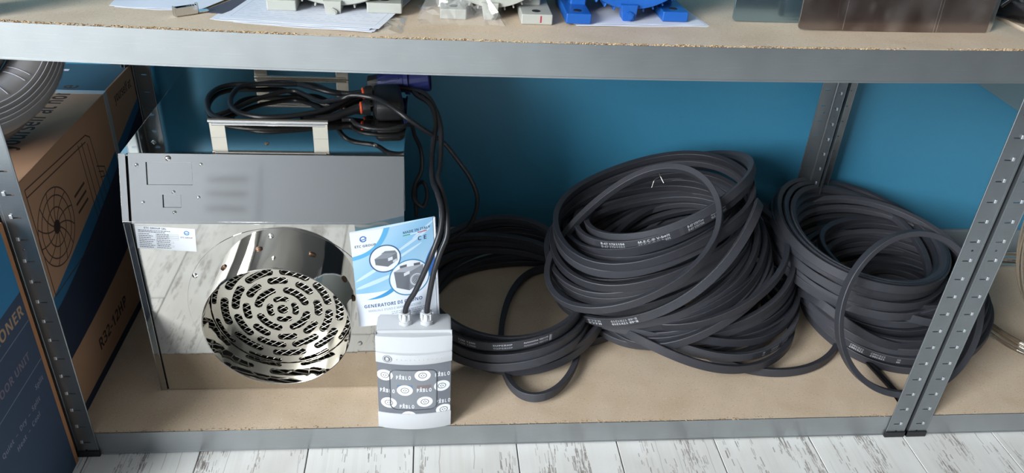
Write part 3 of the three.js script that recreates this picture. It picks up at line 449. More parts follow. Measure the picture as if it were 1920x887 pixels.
  for (const [p, q] of [[V(0.457, 0.53, -0.352), V(0.437, 0.5285, -0.349)], [V(0.4565, 0.52, -0.308), V(0.4365, 0.519, -0.306)]]) {
    const dir = q.clone().sub(p).normalize(), s = part('cable_entry', lathe([[0, 0], [0.0125, 0], [0.0135, 0.006], [0.0125, 0.013], [0.008, 0.016], [0, 0.016]], p, dir, 24), M.blackPlastic, a);
    part('orange_seal', (() => { const g = new THREE.TorusGeometry(0.0085, 0.0026, 8, 24); g.applyQuaternion(new THREE.Quaternion().setFromUnitVectors(V(0, 0, 1), dir)); const e = p.clone().addScaledVector(dir, 0.0158); g.translate(e.x, e.y, e.z); return g.toNonIndexed(); })(), seal, s, 'orange rubber seal');
  }
  part('flat_lead', [taper([[0.44, 0.529, -0.349], [0.42, 0.523, -0.34], [0.39, 0.513, -0.318], [0.36, 0.508, -0.297], [0.34, 0.508, -0.285]], 0.0072, 40), taper([[0.437, 0.519, -0.306], [0.415, 0.513, -0.298], [0.39, 0.509, -0.285], [0.365, 0.508, -0.276]], 0.007, 40)], M.cable, a);
  const b = thing('blue_plug', 'blue round industrial plug lying at the back of the machine top', 'plug', [0.52, 0.501, -0.43]);
  const ax = V(0.9, 0.1, 0.05), c = V(0.462, 0.524, -0.42);
  part('shell', lathe([[0, 0], [0.014, 0], [0.018, 0.012], [0.021, 0.034], [0.0215, 0.05], [0.026, 0.052], [0.0265, 0.06], [0.0225, 0.062], [0.0225, 0.098], [0.0205, 0.1], [0.0205, 0.07], [0, 0.07]], c, ax, 32), std({ color: 0x17225f, roughness: 0.5 }), b);
  const rib = []; for (let k = 0; k < 10; k++) { const t = k * Math.PI / 5, q = box(-0.0015, 0.0015, 0.004, 0.044, 0.0175, 0.0225, 0.0007); q.rotateY(t); q.applyQuaternion(new THREE.Quaternion().setFromUnitVectors(V(0, 1, 0), ax.clone().normalize())); q.translate(c.x, c.y, c.z); rib.push(q); }
  part('grip_rib', rib, std({ color: 0x131d54, roughness: 0.5 }), b);
  part('collar', lathe([[0.0105, -0.018], [0.0135, -0.016], [0.015, 0.002], [0.012, 0.003]], c, ax, 24), M.blackPlastic, b);
}
// ------------------------------------------------------------------ rubber belts
// one closed belt: middle [x, y, z], tilts about x and z, turn, ovalness, out-of-plane waves, length in metres
function beltCurve([cx, cy, cz, ax, az, phi, e, w2, w3, w4, w5, L], n = 160) {
  const P = [], cp = Math.cos(phi), sp = Math.sin(phi);
  for (let i = 0; i < n; i++) { const t = i / n * 2 * Math.PI, x = (1 + e) * Math.cos(t), z = (1 - e) * Math.sin(t); P.push(V(cp * x + sp * z, 0, -sp * x + cp * z)); }
  let per = 0; for (let i = 0; i < n; i++) per += P[i].distanceTo(P[(i + 1) % n]);
  const q = new THREE.Matrix4().makeRotationZ(az).multiply(new THREE.Matrix4().makeRotationX(ax));
  return P.map((p, i) => { const t = i / n * 2 * Math.PI; p.multiplyScalar(L / per); p.y = w2 * Math.cos(2 * t) + w3 * Math.sin(2 * t) + w4 * Math.cos(3 * t) + w5 * Math.sin(3 * t); return p.applyMatrix4(q).add(V(cx, cy, cz)); });
}
function beltFrames(P) {
  const n = P.length, c = P.reduce((a, p) => a.add(p), V(0, 0, 0)).multiplyScalar(1 / n);
  return P.map((p, i) => { const t = P[(i + 1) % n].clone().sub(P[(i + n - 1) % n]).normalize(), r = p.clone().sub(c); r.addScaledVector(t, -r.dot(t)).normalize(); return { p, t, r, w: new THREE.Vector3().crossVectors(t, r) }; });
}
const PROFILE = [[0.0036, -0.0094], [0.0046, -0.0084], [0.0046, 0.0084], [0.0036, 0.0094], [-0.0058, 0.0064], [-0.0066, 0.0054], [-0.0066, -0.0054], [-0.0058, -0.0064]];   // [outwards, across]
function beltGeo(F, tooth = 0) {
  const n = F.length, m = PROFILE.length, P = [], U = [], I = [];
  for (let i = 0; i <= n; i++) { const f = F[i % n]; PROFILE.forEach(([o, a], k) => { const q = f.p.clone().addScaledVector(f.r, o + (tooth && o < 0 && i % 2 ? tooth : 0)).addScaledVector(f.w, a); P.push(q.x, q.y, q.z); U.push(i / n, k / m); }); }
  for (let i = 0; i < n; i++) for (let k = 0; k < m; k++) { const a = i * m + k, b = i * m + (k + 1) % m, c = a + m, d = b + m; I.push(a, b, d, a, d, c); }
  const g = new THREE.BufferGeometry(); g.setAttribute('position', new THREE.Float32BufferAttribute(P, 3)); g.setAttribute('uv', new THREE.Float32BufferAttribute(U, 2)); g.setIndex(I);
  return toCreasedNormals(g, 0.55);
}
function printC(rows, bar) {
  return canvas(512, 64, (c, w, h) => { c.fillStyle = '#323338'; c.fillRect(0, 0, w, h); c.fillStyle = '#b9bcc0'; c.textBaseline = 'middle'; rows.forEach(([s, x, size, wd]) => { c.font = `bold ${size}px sans-serif`; c.fillText(s, x, 18, wd); c.globalAlpha = 0.75; c.fillText(s, x, 45, wd); c.globalAlpha = 1; }); if (bar) { c.fillRect(bar, 6, 5, 52); c.fillRect(bar + 9, 6, 3, 52); } });
}
const printA = printC([['12N 1200', 10, 22, 110], ['SUPERHP', 190, 22, 110], ['Automotive 10X1175', 340, 22, 130]], 478), printB = printC([['B-47 17X1194', 40, 26, 190], ['M.E.C.\u00ae V-belt', 280, 26, 180]]), printD = printC([['B-48 17X1219', 20, 26, 180], ['M.E.C.\u00ae V-belt', 250, 26, 180]]), printE = printC([['\u2665', 20, 26], ['III', 110, 22], ['17X1067', 210, 26, 120], ['17X1067', 360, 26, 120]]);
// print on the outer face between two places along the belt
function addPrint(mesh, F, i0, i1, c, flip) {
  const P = [], U = [], I = [], n = F.length, cnt = ((i1 - i0) % n + n) % n, o = mesh.position;
  for (let k = 0; k <= cnt; k++) { const f = F[(i0 + k) % n]; for (const s of [-1, 1]) { const q = f.p.clone().addScaledVector(f.r, 0.0048).addScaledVector(f.w, s * 0.0078).sub(o), u = k / cnt; P.push(q.x, q.y, q.z); U.push(flip ? u : 1 - u, flip ? (s > 0 ? 0 : 1) : (s > 0 ? 1 : 0)); } }
  for (let k = 0; k < cnt; k++) { const a = 2 * k; I.push(a, a + 1, a + 3, a, a + 3, a + 2); }
  const g = new THREE.BufferGeometry(); g.setAttribute('position', new THREE.Float32BufferAttribute(P, 3)); g.setAttribute('uv', new THREE.Float32BufferAttribute(U, 2)); g.setIndex(I); g.computeVertexNormals();
  const m = new THREE.Mesh(g, std({ map: tex(c), roughness: 0.6 })); m.name = 'printed_marking'; m.castShadow = m.receiveShadow = true; mesh.add(m);
}
const GROUP = { A: 'belts in the low pile beside the white box', B: 'belts in the tall middle pile', C: 'belts in the pile behind the right post' };
// belts that nothing tells apart share the label of their layer in their pile
const LAYER = { A: [[0.105, 'upper'], [0, 'lower']], B: [[0.235, 'top'], [0.15, 'middle'], [0, 'bottom']], C: [[0.185, 'top'], [0.115, 'middle'], [0, 'bottom']] };
const PILE = { A: 'low belt pile beside the white box', B: 'tall middle belt pile', C: 'belt pile behind the right post' };
const mats = [M.rubber, M.rubberB, M.rubberC]; let bi = 0;
function belt(pile, p, label, print) {
  const C = beltCurve(p), low = C.reduce((a, q) => Math.min(a, q.y), 9), lift = Math.max(0, YB + 0.0098 - low);      // nothing sinks into the board
  for (const q of C) q.y += lift;
  const F = beltFrames(C), layer = LAYER[pile].find(([y]) => p[1] + lift >= y)[1];
  const m = solo('drive_belt', beltGeo(F, print?.tooth ?? 0), mats[bi++ % 3], label ?? `plain black belt among the ${layer} layers of the ${PILE[pile]}`, 'belt', label ? GROUP[pile] : `plain belts in the ${layer} layers of the ${PILE[pile]}`);
  if (print) for (const [i0, i1, c, flip] of print.at) addPrint(m, F, i0, i1, c, flip);
  return p;
}
const near = (p, dx, dy, dz, dax = 0, daz = 0, dphi = 0, dL = 0, de = 0) => { const q = p.slice(); q[0] += dx; q[1] += dy; q[2] += dz; q[3] += dax; q[4] += daz; q[5] += dphi; q[6] += de; q[11] += dL; return q; };
seed = 4242;
const j = (s) => rr(-s, s);
// middle pile
const B1 = belt('B', [0.943, 0.290, -0.242, 0.181, 0.510, 0.386, 0.100, 0.007, -0.008, 0.001, -0.003, 1.04], 'black rubber belt hanging loosest at the front of the middle pile, its right side raised');
const B2 = belt('B', [1.045, 0.297, -0.400, -0.170, 0.330, 0.751, 0.105, -0.003, 0.001, 0, -0.002, 1.19], 'topmost black belt of the middle pile, with white print along its front', { at: [[58, 82, printB, false], [43, 57, printB, false]] });
const B3 = belt('B', [1.010, 0.309, -0.343, 0.039, 0.226, -2.687, 0.109, -0.004, 0.004, -0.001, 0.006, 1.2]);
const B4 = belt('B', [1.024, 0.200, -0.280, -0.407, 0.497, 4.482, -0.177, -0.045, -0.013, 0.006, 0.005, 1.2], 'warped black belt with white print low at the left of the middle pile', { at: [[4, 24, printD, true]] });
const B5 = belt('B', [1.065, 0.190, -0.346, 0.034, 0.447, -0.694, -0.093, -0.002, 0.005, -0.005, -0.004, 1.2], 'black rubber belt just below the printed warped belt, rising steeply to the right');
const B6 = belt('B', [1.101, 0.200, -0.320, 0.137, 0.256, 0.548, 0.086, -0.004, -0.001, -0.001, -0.002, 1.2], 'black rubber belt whose right end curls up between the middle and right piles');
const B7 = belt('B', [1.109, 0.163, -0.329, 0.224, 0.296, 3.198, 0.101, -0.002, 0, -0.001, 0.003, 1.2]);
const B8 = belt('B', [1.156, 0.142, -0.352, 0.336, 0.258, 0.688, 0.116, 0.004, 0.001, -0.001, 0.004, 1.2], 'black rubber belt slanting low across the right front of the middle pile');
const B9 = belt('B', [1.112, 0.079, -0.274, -0.106, -0.051, 0.039, 0.078, 0.001, -0.009, 0.001, 0.009, 1.2], 'lowest black belt at the front of the middle pile, touching the shelf');
belt('B', [1.249, 0.0585, -0.310, 0, 0.012, 1.397, 0.025, 0, 0.0005, 0, 0, 1.2], 'single black belt lying flat on the shelf between the middle and right piles');
for (let k = 1; k <= 4; k++) belt('B', near(B3, -0.004 * k + j(0.006), -0.0185 * k, 0.004 * k + j(0.008), j(0.03), j(0.02), j(0.1), j(0.02)));
for (let k = 1; k <= 2; k++) belt('B', near(B2, -0.012 * k + j(0.006), -0.017 * k, 0.004 * k, 0.02 + j(0.03), -0.04 * k, j(0.1), j(0.02)));
belt('B', near(B2, 0.012, 0.008, -0.004, -0.05, 0.04, 0.1, -0.03));
for (let k = 1; k <= 3; k++) belt('B', near(B1, 0.043 + 0.012 * k + j(0.005), -0.06 - 0.014 * k, -0.1 + 0.004 * k, j(0.04) - 0.1, -0.17 + j(0.04), j(0.15), 0.15));
for (let k = 1; k <= 2; k++) belt('B', near(B5, 0.014 * k, -0.014 * k, 0.003 * k + j(0.006), j(0.04), -0.03 * k, j(0.15), -0.01));
for (let k = 1; k <= 3; k++) belt('B', near(B7, 0.01 * k, -0.019 * k, -0.004 * k, -0.05 * k, -0.07 * k, j(0.15), j(0.015)));
belt('B', near(B9, 0.02, 0.019, -0.03, 0.1, 0.05, 0.1), 'black belt with grey print low at the right front of the middle pile', { at: [[22, 36, printE, false]] });
belt('B', near(B9, 0.03, 0.038, -0.05, 0.12, 0.1, 0.3)); belt('B', near(B9, 0.005, -0.005, -0.05, 0.1, 0.06, 0.2, -0.04)); belt('B', near(B9, -0.05, 0.03, -0.06, 0.1, 0.1, 0.4));
belt('B', near(B9, -0.06, 0.055, -0.07, 0.1, 0.14, 0.2)); belt('B', near(B6, -0.03, -0.03, -0.01, 0, 0.04, 0.2)); belt('B', near(B6, -0.05, -0.05, -0.02, 0, 0.06, 0.4, -0.02));
for (let k = 0; k < 5; k++) belt('B', near(B3, 0.02 * k - 0.005, -0.06 - 0.024 * k, 0.012 * k, j(0.05), 0.03 * k - 0.05, j(0.4), -0.1 - 0.03 * (k % 2)));
for (let k = 0; k < 3; k++) belt('B', near(B2, -0.01, -0.045 - 0.02 * k, 0.012, 0.04, -0.02 * k, j(0.3), -0.05 - 0.03 * k));
for (let k = 0; k < 3; k++) belt('B', near(B9, j(0.02), 0.01 + 0.02 * k, -0.06 - 0.005 * k, 0.1, 0.06, j(0.5), -0.2 - 0.12 * k));
// right pile
const C1 = belt('C', [1.496, 0.227, -0.370, 0.016, -0.193, 0.924, 0.144, -0.005, 0, -0.001, 0.002, 1.2], 'topmost black belt of the right pile, framing its dark opening');
const C2 = belt('C', [1.478, 0.222, -0.385, 0.06, -0.17, 0.9, 0.12, 0, 0, 0, 0, 1.28]);
belt('C', [1.455, 0.211, -0.099, 1.212, -0.008, 1.703, 0.064, 0, -0.004, 0, 0, 0.93], 'single black belt standing upright in front of the right pile');
const C3 = belt('C', [1.509, 0.188, -0.357, 0.154, 0.022, 0.005, 0.028, 0.004, 0.001, -0.001, 0.003, 1.2]);
const C4 = belt('C', [1.546, 0.104, -0.294, -0.168, -0.068, 0.395, 0.230, 0.015, 0.002, -0.016, -0.003, 1.2]);
const C5 = belt('C', [1.563, 0.094, -0.297, 0.090, 0.120, 0.521, 0.044, 0.002, 0.006, -0.003, -0.002, 1.2], 'lowest black belt of the right pile, just above the thin black rod');
belt('C', near(C5, -0.008, 0.0185, -0.006, 0, -0.02, 0), 'black belt with faint grey print above the lowest belt of the right pile', { at: [[57, 76, printE, true]] });
for (let k = 1; k <= 3; k++) belt('C', near(C1, 0.004 * k, -0.0195 * k, 0.004 * k, 0.012 * k, 0.015 * k, j(0.03), 0.004 * k));
for (let k = 1; k <= 2; k++) belt('C', near(C1, -0.004 * k, 0.002, -0.004 * k, 0.0, 0.0, 0.02, 0.075 * k));
for (let k = 1; k <= 3; k++) belt('C', near(C3, 0.008 * k, -0.0195 * k, 0.005 * k, -0.012 * k, 0.012 * k, j(0.04), j(0.01)));
for (let k = 2; k <= 3; k++) belt('C', near(C5, -0.008 * k, 0.0192 * k, -0.006 * k, 0.008 * k, -0.015 * k, j(0.04), j(0.01)));
for (let k = 1; k <= 2; k++) belt('C', near(C2, 0.006 * k, -0.02 * k, 0.004 * k, 0.012 * k, 0.02 * k, 0.02 * k, 0));
belt('C', near(C5, 0.01, -0.014, -0.03, -0.05, -0.1, 0.4, -0.03));
belt('C', near(C2, -0.012, -0.03, 0.0, 0.06, 0.1, 0.3, -0.02));
for (let k = 0; k < 5; k++) belt('C', near(C5, 0.0 + j(0.012), 0.005 + 0.02 * k, -0.03 - 0.004 * k, -0.05, -0.1 - 0.02 * k, j(0.5), -0.1 - 0.08 * (k % 3)));
for (let k = 0; k < 6; k++) belt('C', [1.6 + 0.012 * (k % 2), 0.061 + 0.02 * (k % 2), -0.365 - 0.01 * (k % 2), 0, 0, 0.3, 0.08, 0, 0, 0, 0, 1.12 - 0.13 * k]);
// low pile beside the white box
const A1 = belt('A', [0.706, 0.142, -0.305, -0.016, -0.020, 1.656, 0.108, -0.002, -0.008, -0.006, 0.002, 1.15], 'notched black belt with white print along its front, atop the low pile', { tooth: 0.0016, at: [[69, 98, printA, false]] });
const A7 = belt('A', [0.714, 0.144, -0.335, 0.023, -0.020, 1.511, 0.112, 0.004, 0.003, 0.002, 0.003, 1.2]);
const A5 = belt('A', [0.719, 0.081, -0.327, 0.008, 0.103, 1.502, 0.077, 0.001, 0, -0.001, -0.002, 1.2]);
const A2 = belt('A', [0.743, 0.080, -0.314, -0.016, 0.101, 1.462, 0.044, -0.005, 0.001, 0.002, -0.002, 1.2]);
belt('A', [0.791, 0.0665, -0.263, -0.003, 0, 1.383, 0.455, 0, 0, -0.004, 0.003, 1.0], 'narrow black belt loop sticking out furthest in front of the low pile');
belt('A', [0.785, 0.0625, -0.352, -0.012, 0.006, 0, 0.19, 0, 0, 0, 0, 1.22]);
for (let k = 1; k <= 2; k++) belt('A', near(A1, 0.006 * k, -0.018 * k, 0.004 * k, 0.01, 0.02 * k, j(0.1), 0.03));
for (let k = 1; k <= 2; k++) belt('A', near(A5, 0.006 * k, 0.0165 * k, -0.006 * k, 0.02, -0.02 * k, j(0.15), -0.01));
for (let k = 1; k <= 2; k++) belt('A', near(A7, 0.005 * k, -0.016 * k, -0.006, 0.01, j(0.02), j(0.2), 0.01 * k));
belt('A', near(A2, 0.006, 0.018, -0.01, 0.01, -0.03, 0.05, 0.01));
// thin wire tie inside the top of the middle pile
solo('wire_tie', [taper([[1.018, 0.352, -0.42], [1.026, 0.352, -0.405], [1.03, 0.345, -0.395], [1.036, 0.335, -0.385]], 0.0007, 24), taper([[1.03, 0.345, -0.395], [1.017, 0.34, -0.388], [1.012, 0.325, -0.384]], 0.0007, 24)], M.steel, 'thin pale wire tie sticking up inside the middle belt pile', 'wire tie');
solo('black_rod', [cyl(0.006, V(1.44, 0.0572, -0.16), V(1.459, 0.0572, -0.035), 16), cyl(0.0075, V(1.4585, 0.0572, -0.037), V(1.4605, 0.0572, -0.026), 16)], std({ color: 0x111215, roughness: 0.18 }), 'thin glossy black rod poking out under the right belt pile', 'rod');

// ------------------------------------------------------------------ cartons and pipe coil at the left
const sideC = canvas(1024, 900, (c, w, h) => {               // the right side of the large carton: u runs from its front to its back, 0.5 m by 0.45 m
  const S = w / 0.5, X = (d) => d * S, Y = (y) => h - (y - 0.05) * S;
  c.fillStyle = '#a98468'; c.fillRect(0, 0, w, h);
  for (let i = 0; i < 1800; i++) { const d = rr(-10, 10); c.fillStyle = rgb(169 + d, 132 + d, 104 + d, 0.35); c.fillRect(rr(0, w), rr(0, h), rr(6, 40), rr(1, 2)); }
  c.fillStyle = '#1f5f86'; c.beginPath(); c.moveTo(0, Y(0.285)); c.bezierCurveTo(X(0.12), Y(0.315), X(0.28), Y(0.36), w, Y(0.42)); c.lineTo(w, Y(0.36)); c.bezierCurveTo(X(0.3), Y(0.3), X(0.12), Y(0.25), 0, Y(0.245)); c.fill();
  c.fillStyle = '#16253c'; c.beginPath(); c.moveTo(0, Y(0.262)); c.bezierCurveTo(X(0.12), Y(0.275), X(0.28), Y(0.33), w, Y(0.40)); c.lineTo(w, Y(0.235)); c.bezierCurveTo(X(0.3), Y(0.18), X(0.12), Y(0.17), 0, Y(0.165)); c.fill();
  c.fillStyle = '#18263a'; c.fillRect(0, Y(0.068), w, h);
  c.strokeStyle = '#3e2a20'; c.lineWidth = 4; const L = (...p) => { c.beginPath(); p.forEach(([x, y], i) => i ? c.lineTo(X(x), Y(y)) : c.moveTo(X(x), Y(y))); c.stroke(); };
  L([0.012, 0.47], [0.24, 0.455], [0.255, 0.445], [0.27, 0.30], [0.265, 0.285], [0.012, 0.285], [0.012, 0.47]); L([0.012, 0.458], [0.235, 0.445]); L([0.205, 0.452], [0.215, 0.29]); L([0.22, 0.45], [0.23, 0.29]); L([0.24, 0.44], [0.25, 0.30]); L([0.255, 0.39], [0.285, 0.375], [0.292, 0.32], [0.268, 0.3]); L([0.258, 0.378], [0.276, 0.37], [0.277, 0.36], [0.26, 0.366]);
  c.lineWidth = 9; for (const y of [0.385, 0.37, 0.355]) L([0.15, y], [0.195, y + 0.004]); c.lineWidth = 4;
  const fx = X(0.072), fy = Y(0.375), R = 0.062 * S; for (const k of [1, 0.8, 0.5]) { c.beginPath(); c.arc(fx, fy, R * k, 0, 7); c.stroke(); }
  c.fillStyle = '#2b1d18'; c.beginPath(); c.arc(fx, fy, R * 0.18, 0, 7); c.fill();
  for (let k = 0; k < 12; k++) { const a = k * Math.PI / 6; c.beginPath(); c.moveTo(fx + R * 0.15 * Math.cos(a), fy + R * 0.15 * Math.sin(a)); c.quadraticCurveTo(fx + R * 0.6 * Math.cos(a + 0.1), fy + R * 0.6 * Math.sin(a + 0.1), fx + R * Math.cos(a + 0.45), fy + R * Math.sin(a + 0.45)); c.stroke(); }
  c.fillStyle = '#3a2620'; c.font = 'bold 66px sans-serif'; c.fillText('R32-12HP', X(0.1), Y(0.102)); c.font = '44px sans-serif'; c.fillText('\u2602  \u2191\u2191  \u2744', X(0.07), Y(0.079));
  c.font = 'bold 52px sans-serif'; c.save(); c.translate(X(0.39), Y(0.452)); c.rotate(0.02); c.fillText('yourself at', 0, 0, 190); c.restore();
});
const topC = canvas(700, 1100, (c, w, h) => {                // top of the carton, v runs to the back
  c.fillStyle = '#a98468'; c.fillRect(0, 0, w, h); c.fillStyle = '#2d5264'; c.fillRect(0, 0, w, h * 0.3); c.fillRect(0, 0, w * 0.55, h);
  c.fillStyle = '#33241d'; c.font = 'bold 92px sans-serif'; c.save(); c.translate(w * 0.84, h * 0.98); c.rotate(-Math.PI / 2); c.fillText('Make yourself at home', 0, 0, 830); c.restore();
});
function faceUV(g, f) { const p = g.attributes.position, uv = g.attributes.uv, n = g.attributes.normal; for (let i = 0; i < p.count; i++) { const r = f(p.getX(i), p.getY(i), p.getZ(i), n); uv.setXY(i, r[0], r[1]); } return g; }
{
  const x0 = -0.37, x1 = -0.029, y0 = YB + 0.0006, y1 = 0.498, z0 = -0.555, z1 = -0.05, t = 0.004;
  const b = thing('cardboard_box', 'large brown carton with an outdoor air unit drawn on its side, behind the left post', 'carton', [-0.2, y0, -0.3]);
  const sm = std({ map: tex(sideC), roughness: 0.85 }), tm = std({ map: tex(topC), roughness: 0.85 });
  part('side_panel', faceUV(box(x1 - t, x1, y0, y1, z0, z1, 0.0015, 2), (x, y, z) => [(z1 - z) / 0.505, (y - 0.05) / 0.45]), sm, b);
  part('top_panel', faceUV(box(x0, x1 - t * 0.5, y1 - t, y1, z0, z1, 0.0015, 2), (x, y, z) => [(x - x0) / (x1 - x0), (z1 - z) / (z1 - z0)]), tm, b);
  part('front_panel', box(x0, x1 - t, y0, y1 - t, z1 - t, z1, 0.0015, 2), M.card, b); part('back_panel', box(x0, x1 - t, y0, y1 - t, z0, z0 + t), M.card, b); part('far_side_panel', box(x0, x0 + t, y0, y1 - t, z0, z1), M.card, b); part('bottom_panel', box(x0, x1 - t, y0, y0 + t, z0, z1), M.card, b);
  const strap = std({ color: 0x9da3a6, roughness: 0.4 });
  part('strap', [box(x1 - 0.0002, x1 + 0.0007, y0 + 0.001, y1, -0.414, -0.399), box(x0, x1 + 0.0007, y1 - 0.0002, y1 + 0.0007, -0.414, -0.399)], strap, b, 'pale plastic strap');
  part('sticker', box(-0.142, -0.131, y1, y1 + 0.0004, -0.522, -0.514), M.paper, b);
}
const flapC = canvas(1024, 900, (c, w, h) => {               // side of the dark carton: u runs from its back edge towards the viewer, 0.55 m by 0.47 m
  const S = w / 0.55, X = (d) => d * S, Y = (y) => h - y * S * 0.986;
  c.fillStyle = '#2a3f57'; c.fillRect(0, 0, w, h); c.fillStyle = '#2273a0'; c.beginPath(); c.moveTo(0, 0); c.lineTo(0, Y(0.375)); c.lineTo(w, Y(0.355)); c.lineTo(w, 0); c.fill();
  c.fillStyle = '#a8764f'; c.fillRect(0, 0, X(0.011), h);
  c.strokeStyle = '#6c7c8e'; c.lineWidth = 3; for (const y of [0.322, 0.245]) { c.beginPath(); c.moveTo(X(0.012), Y(y)); c.lineTo(w, Y(y - 0.01)); c.stroke(); }
  const word = (s, x, y, size, col) => { c.fillStyle = col; c.font = `bold ${size}px sans-serif`; c.textAlign = 'right'; c.fillText(s, w - X(x), Y(y)); };
  c.save(); c.translate(w, 0); c.scale(-1, 1);               // read from the viewer's side towards the back edge
  word('AIR CONDITIONER', 0.018, 0.338, 50, '#a08268'); word('INDOOR UNIT', 0.038, 0.268, 36, '#6d6474'); word('Split', 0.022, 0.212, 24, '#79788c'); word('Quiet  \u2013  Dry  \u2013  Split', 0.046, 0.19, 24, '#79788c'); word('Heat  \u2013  Cool', 0.058, 0.168, 24, '#79788c');
  c.restore();
});
{
  const x0 = -0.5, x1 = -0.031, z0 = 0.011, z1 = 0.205, y1 = 0.47, t = 0.004;
  const b = thing('cardboard_box', 'dark blue printed carton on the floor in front of the left post', 'carton', [-0.27, 0, 0.2]);
  const dk = std({ color: 0x2a3f57, roughness: 0.8 });
  part('side_panel', faceUV(box(x1 - t, x1, 0.0005, y1, z0, z1, 0.0012, 2), (x, y, z) => [(z - z0) / 0.55, y / 0.47]), std({ map: tex(flapC), roughness: 0.75 }), b);
  part('back_panel', box(x0, x1 - t, 0.0005, y1, z0, z0 + t), M.card, b); part('front_panel', box(x0, x1 - t, 0.0005, y1, z1 - t, z1), dk, b); part('far_side_panel', box(x0, x0 + t, 0.0005, y1, z0, z1), dk, b); part('top_panel', box(x0, x1 - t * 0.5, y1 - t, y1, z0, z1, 0.0015), dk, b);
}
{                                                             // coil of thick pipe wrapped in clear film
  const g0 = std({ color: 0x8d8a8a, roughness: 0.55 }), wrap = phy({ color: 0xffffff, roughness: 0.1, transmission: 1, thickness: 0, ior: 1.4 });
  const b = thing('pipe_coil', 'thick grey insulated pipe coil in glossy film leaning on top of the large carton', 'pipe coil', [-0.2, 0.4985, -0.19]);
  const ax = V(Math.sin(1.01) * Math.sin(0.953), Math.cos(1.01), Math.sin(1.01) * Math.cos(0.953)), q = new THREE.Quaternion().setFromUnitVectors(V(0, 0, 1), ax), c0 = V(-0.2, 0.6685, -0.19);
  const put = (g, off) => { g.applyQuaternion(q); const c = c0.clone().addScaledVector(ax, off); g.translate(c.x, c.y, c.z); return g.toNonIndexed(); };
  const ringAt = (R, r, off) => put(new THREE.TorusGeometry(R, r, 24, 96), off);
  part('coil_turn', ringAt(0.155, 0.038, 0), g0, b); const up = part('coil_turn', ringAt(0.152, 0.037, 0.074), g0, b); const inn = part('coil_turn', ringAt(0.078, 0.036, 0.07), g0, b);
  for (const [R, off, p] of [[0.152, 0.074, up], [0.078, 0.07, inn]]) {
    const ed = []; for (let k = 0; k < 5; k++) { const t = 0.85 + k * 0.19; ed.push(put(new THREE.TorusGeometry(R + 0.0386 * Math.cos(t), 0.0005, 5, 96), off + 0.0386 * Math.sin(t))); }
    for (let k = 0; k < 34; k++) { const g = new THREE.TorusGeometry(0.0384, 0.00045, 5, 20, 0.9); g.rotateX(Math.PI / 2); g.rotateY(-0.85 - 0.9); g.translate(R, 0, 0); g.rotateZ(k * 0.185 + 0.05 * (k % 3)); ed.push(put(g, off)); }
    part('film_wrap', ringAt(R, 0.0382, off), wrap, p); part('film_edge', ed, M.paper, p).userData.kind = 'stuff';
  }
}

// ------------------------------------------------------------------ clear hose coils at the right edge
{
  const hose = phy({ color: 0xf4efe8, roughness: 0.04, transmission: 1, thickness: 0.004, ior: 1.45, attenuationColor: new THREE.Color(0.74, 0.69, 0.64), attenuationDistance: 0.07 });
  for (const [lab, cx, cy, cz, R, tx, tz, n] of [['clear hose coil standing inside the right-hand unit', 1.992, 0.359, -0.185, 0.3, 1.47, 0.0, 5], ['clear hose coil lying flat under the standing coil', 1.95, 0.062, -0.3, 0.2, 0.05, 0.0, 3]]) {
    const b = thing('hose_coil', lab, 'hose coil', [cx, YB, cz]), rot = new THREE.Matrix4().makeRotationZ(tz).multiply(new THREE.Matrix4().makeRotationX(tx)), pts = [];
    for (let i = 0; i <= n * 24; i++) { const t = i / 24 * 2 * Math.PI, k = i / 24, r = R - (tx > 0.5 ? 0.016 : 0.006) * Math.abs(Math.sin(k * 2.4)) - 0.004 * (k % 2), p = V(r * Math.cos(t), (k - n / 2) * (tx > 0.5 ? 0.013 : 0.0095), r * Math.sin(t)).applyMatrix4(rot); pts.push(p.add(V(cx, cy + (tx > 0.5 ? 0 : 0.006), cz))); }
    part('hose', taper(pts, 0.0062, n * 90), hose, b);
    if (tx > 0.5) part('tie', taper([[cx - R - 0.006, cy + 0.03, cz + 0.02], [cx - R + 0.012, cy + 0.05, cz - 0.01], [cx - R + 0.03, cy + 0.055, cz - 0.02]], 0.0012, 16), M.paper, b);
  }
  const s = new THREE.Shape([[1.795, 0.487], [2.35, 0.2], [2.6, 0.66], [1.795, 0.66]].map((p) => new THREE.Vector2(...p)));
  solo('grey_panel', extr(s, 0.006, 0.0008).translate(0, 0, -0.605), std({ color: 0x617a85, roughness: 0.6 }), 'grey sheet panel with a slanting edge against the blue wall at the upper right', 'panel');
}

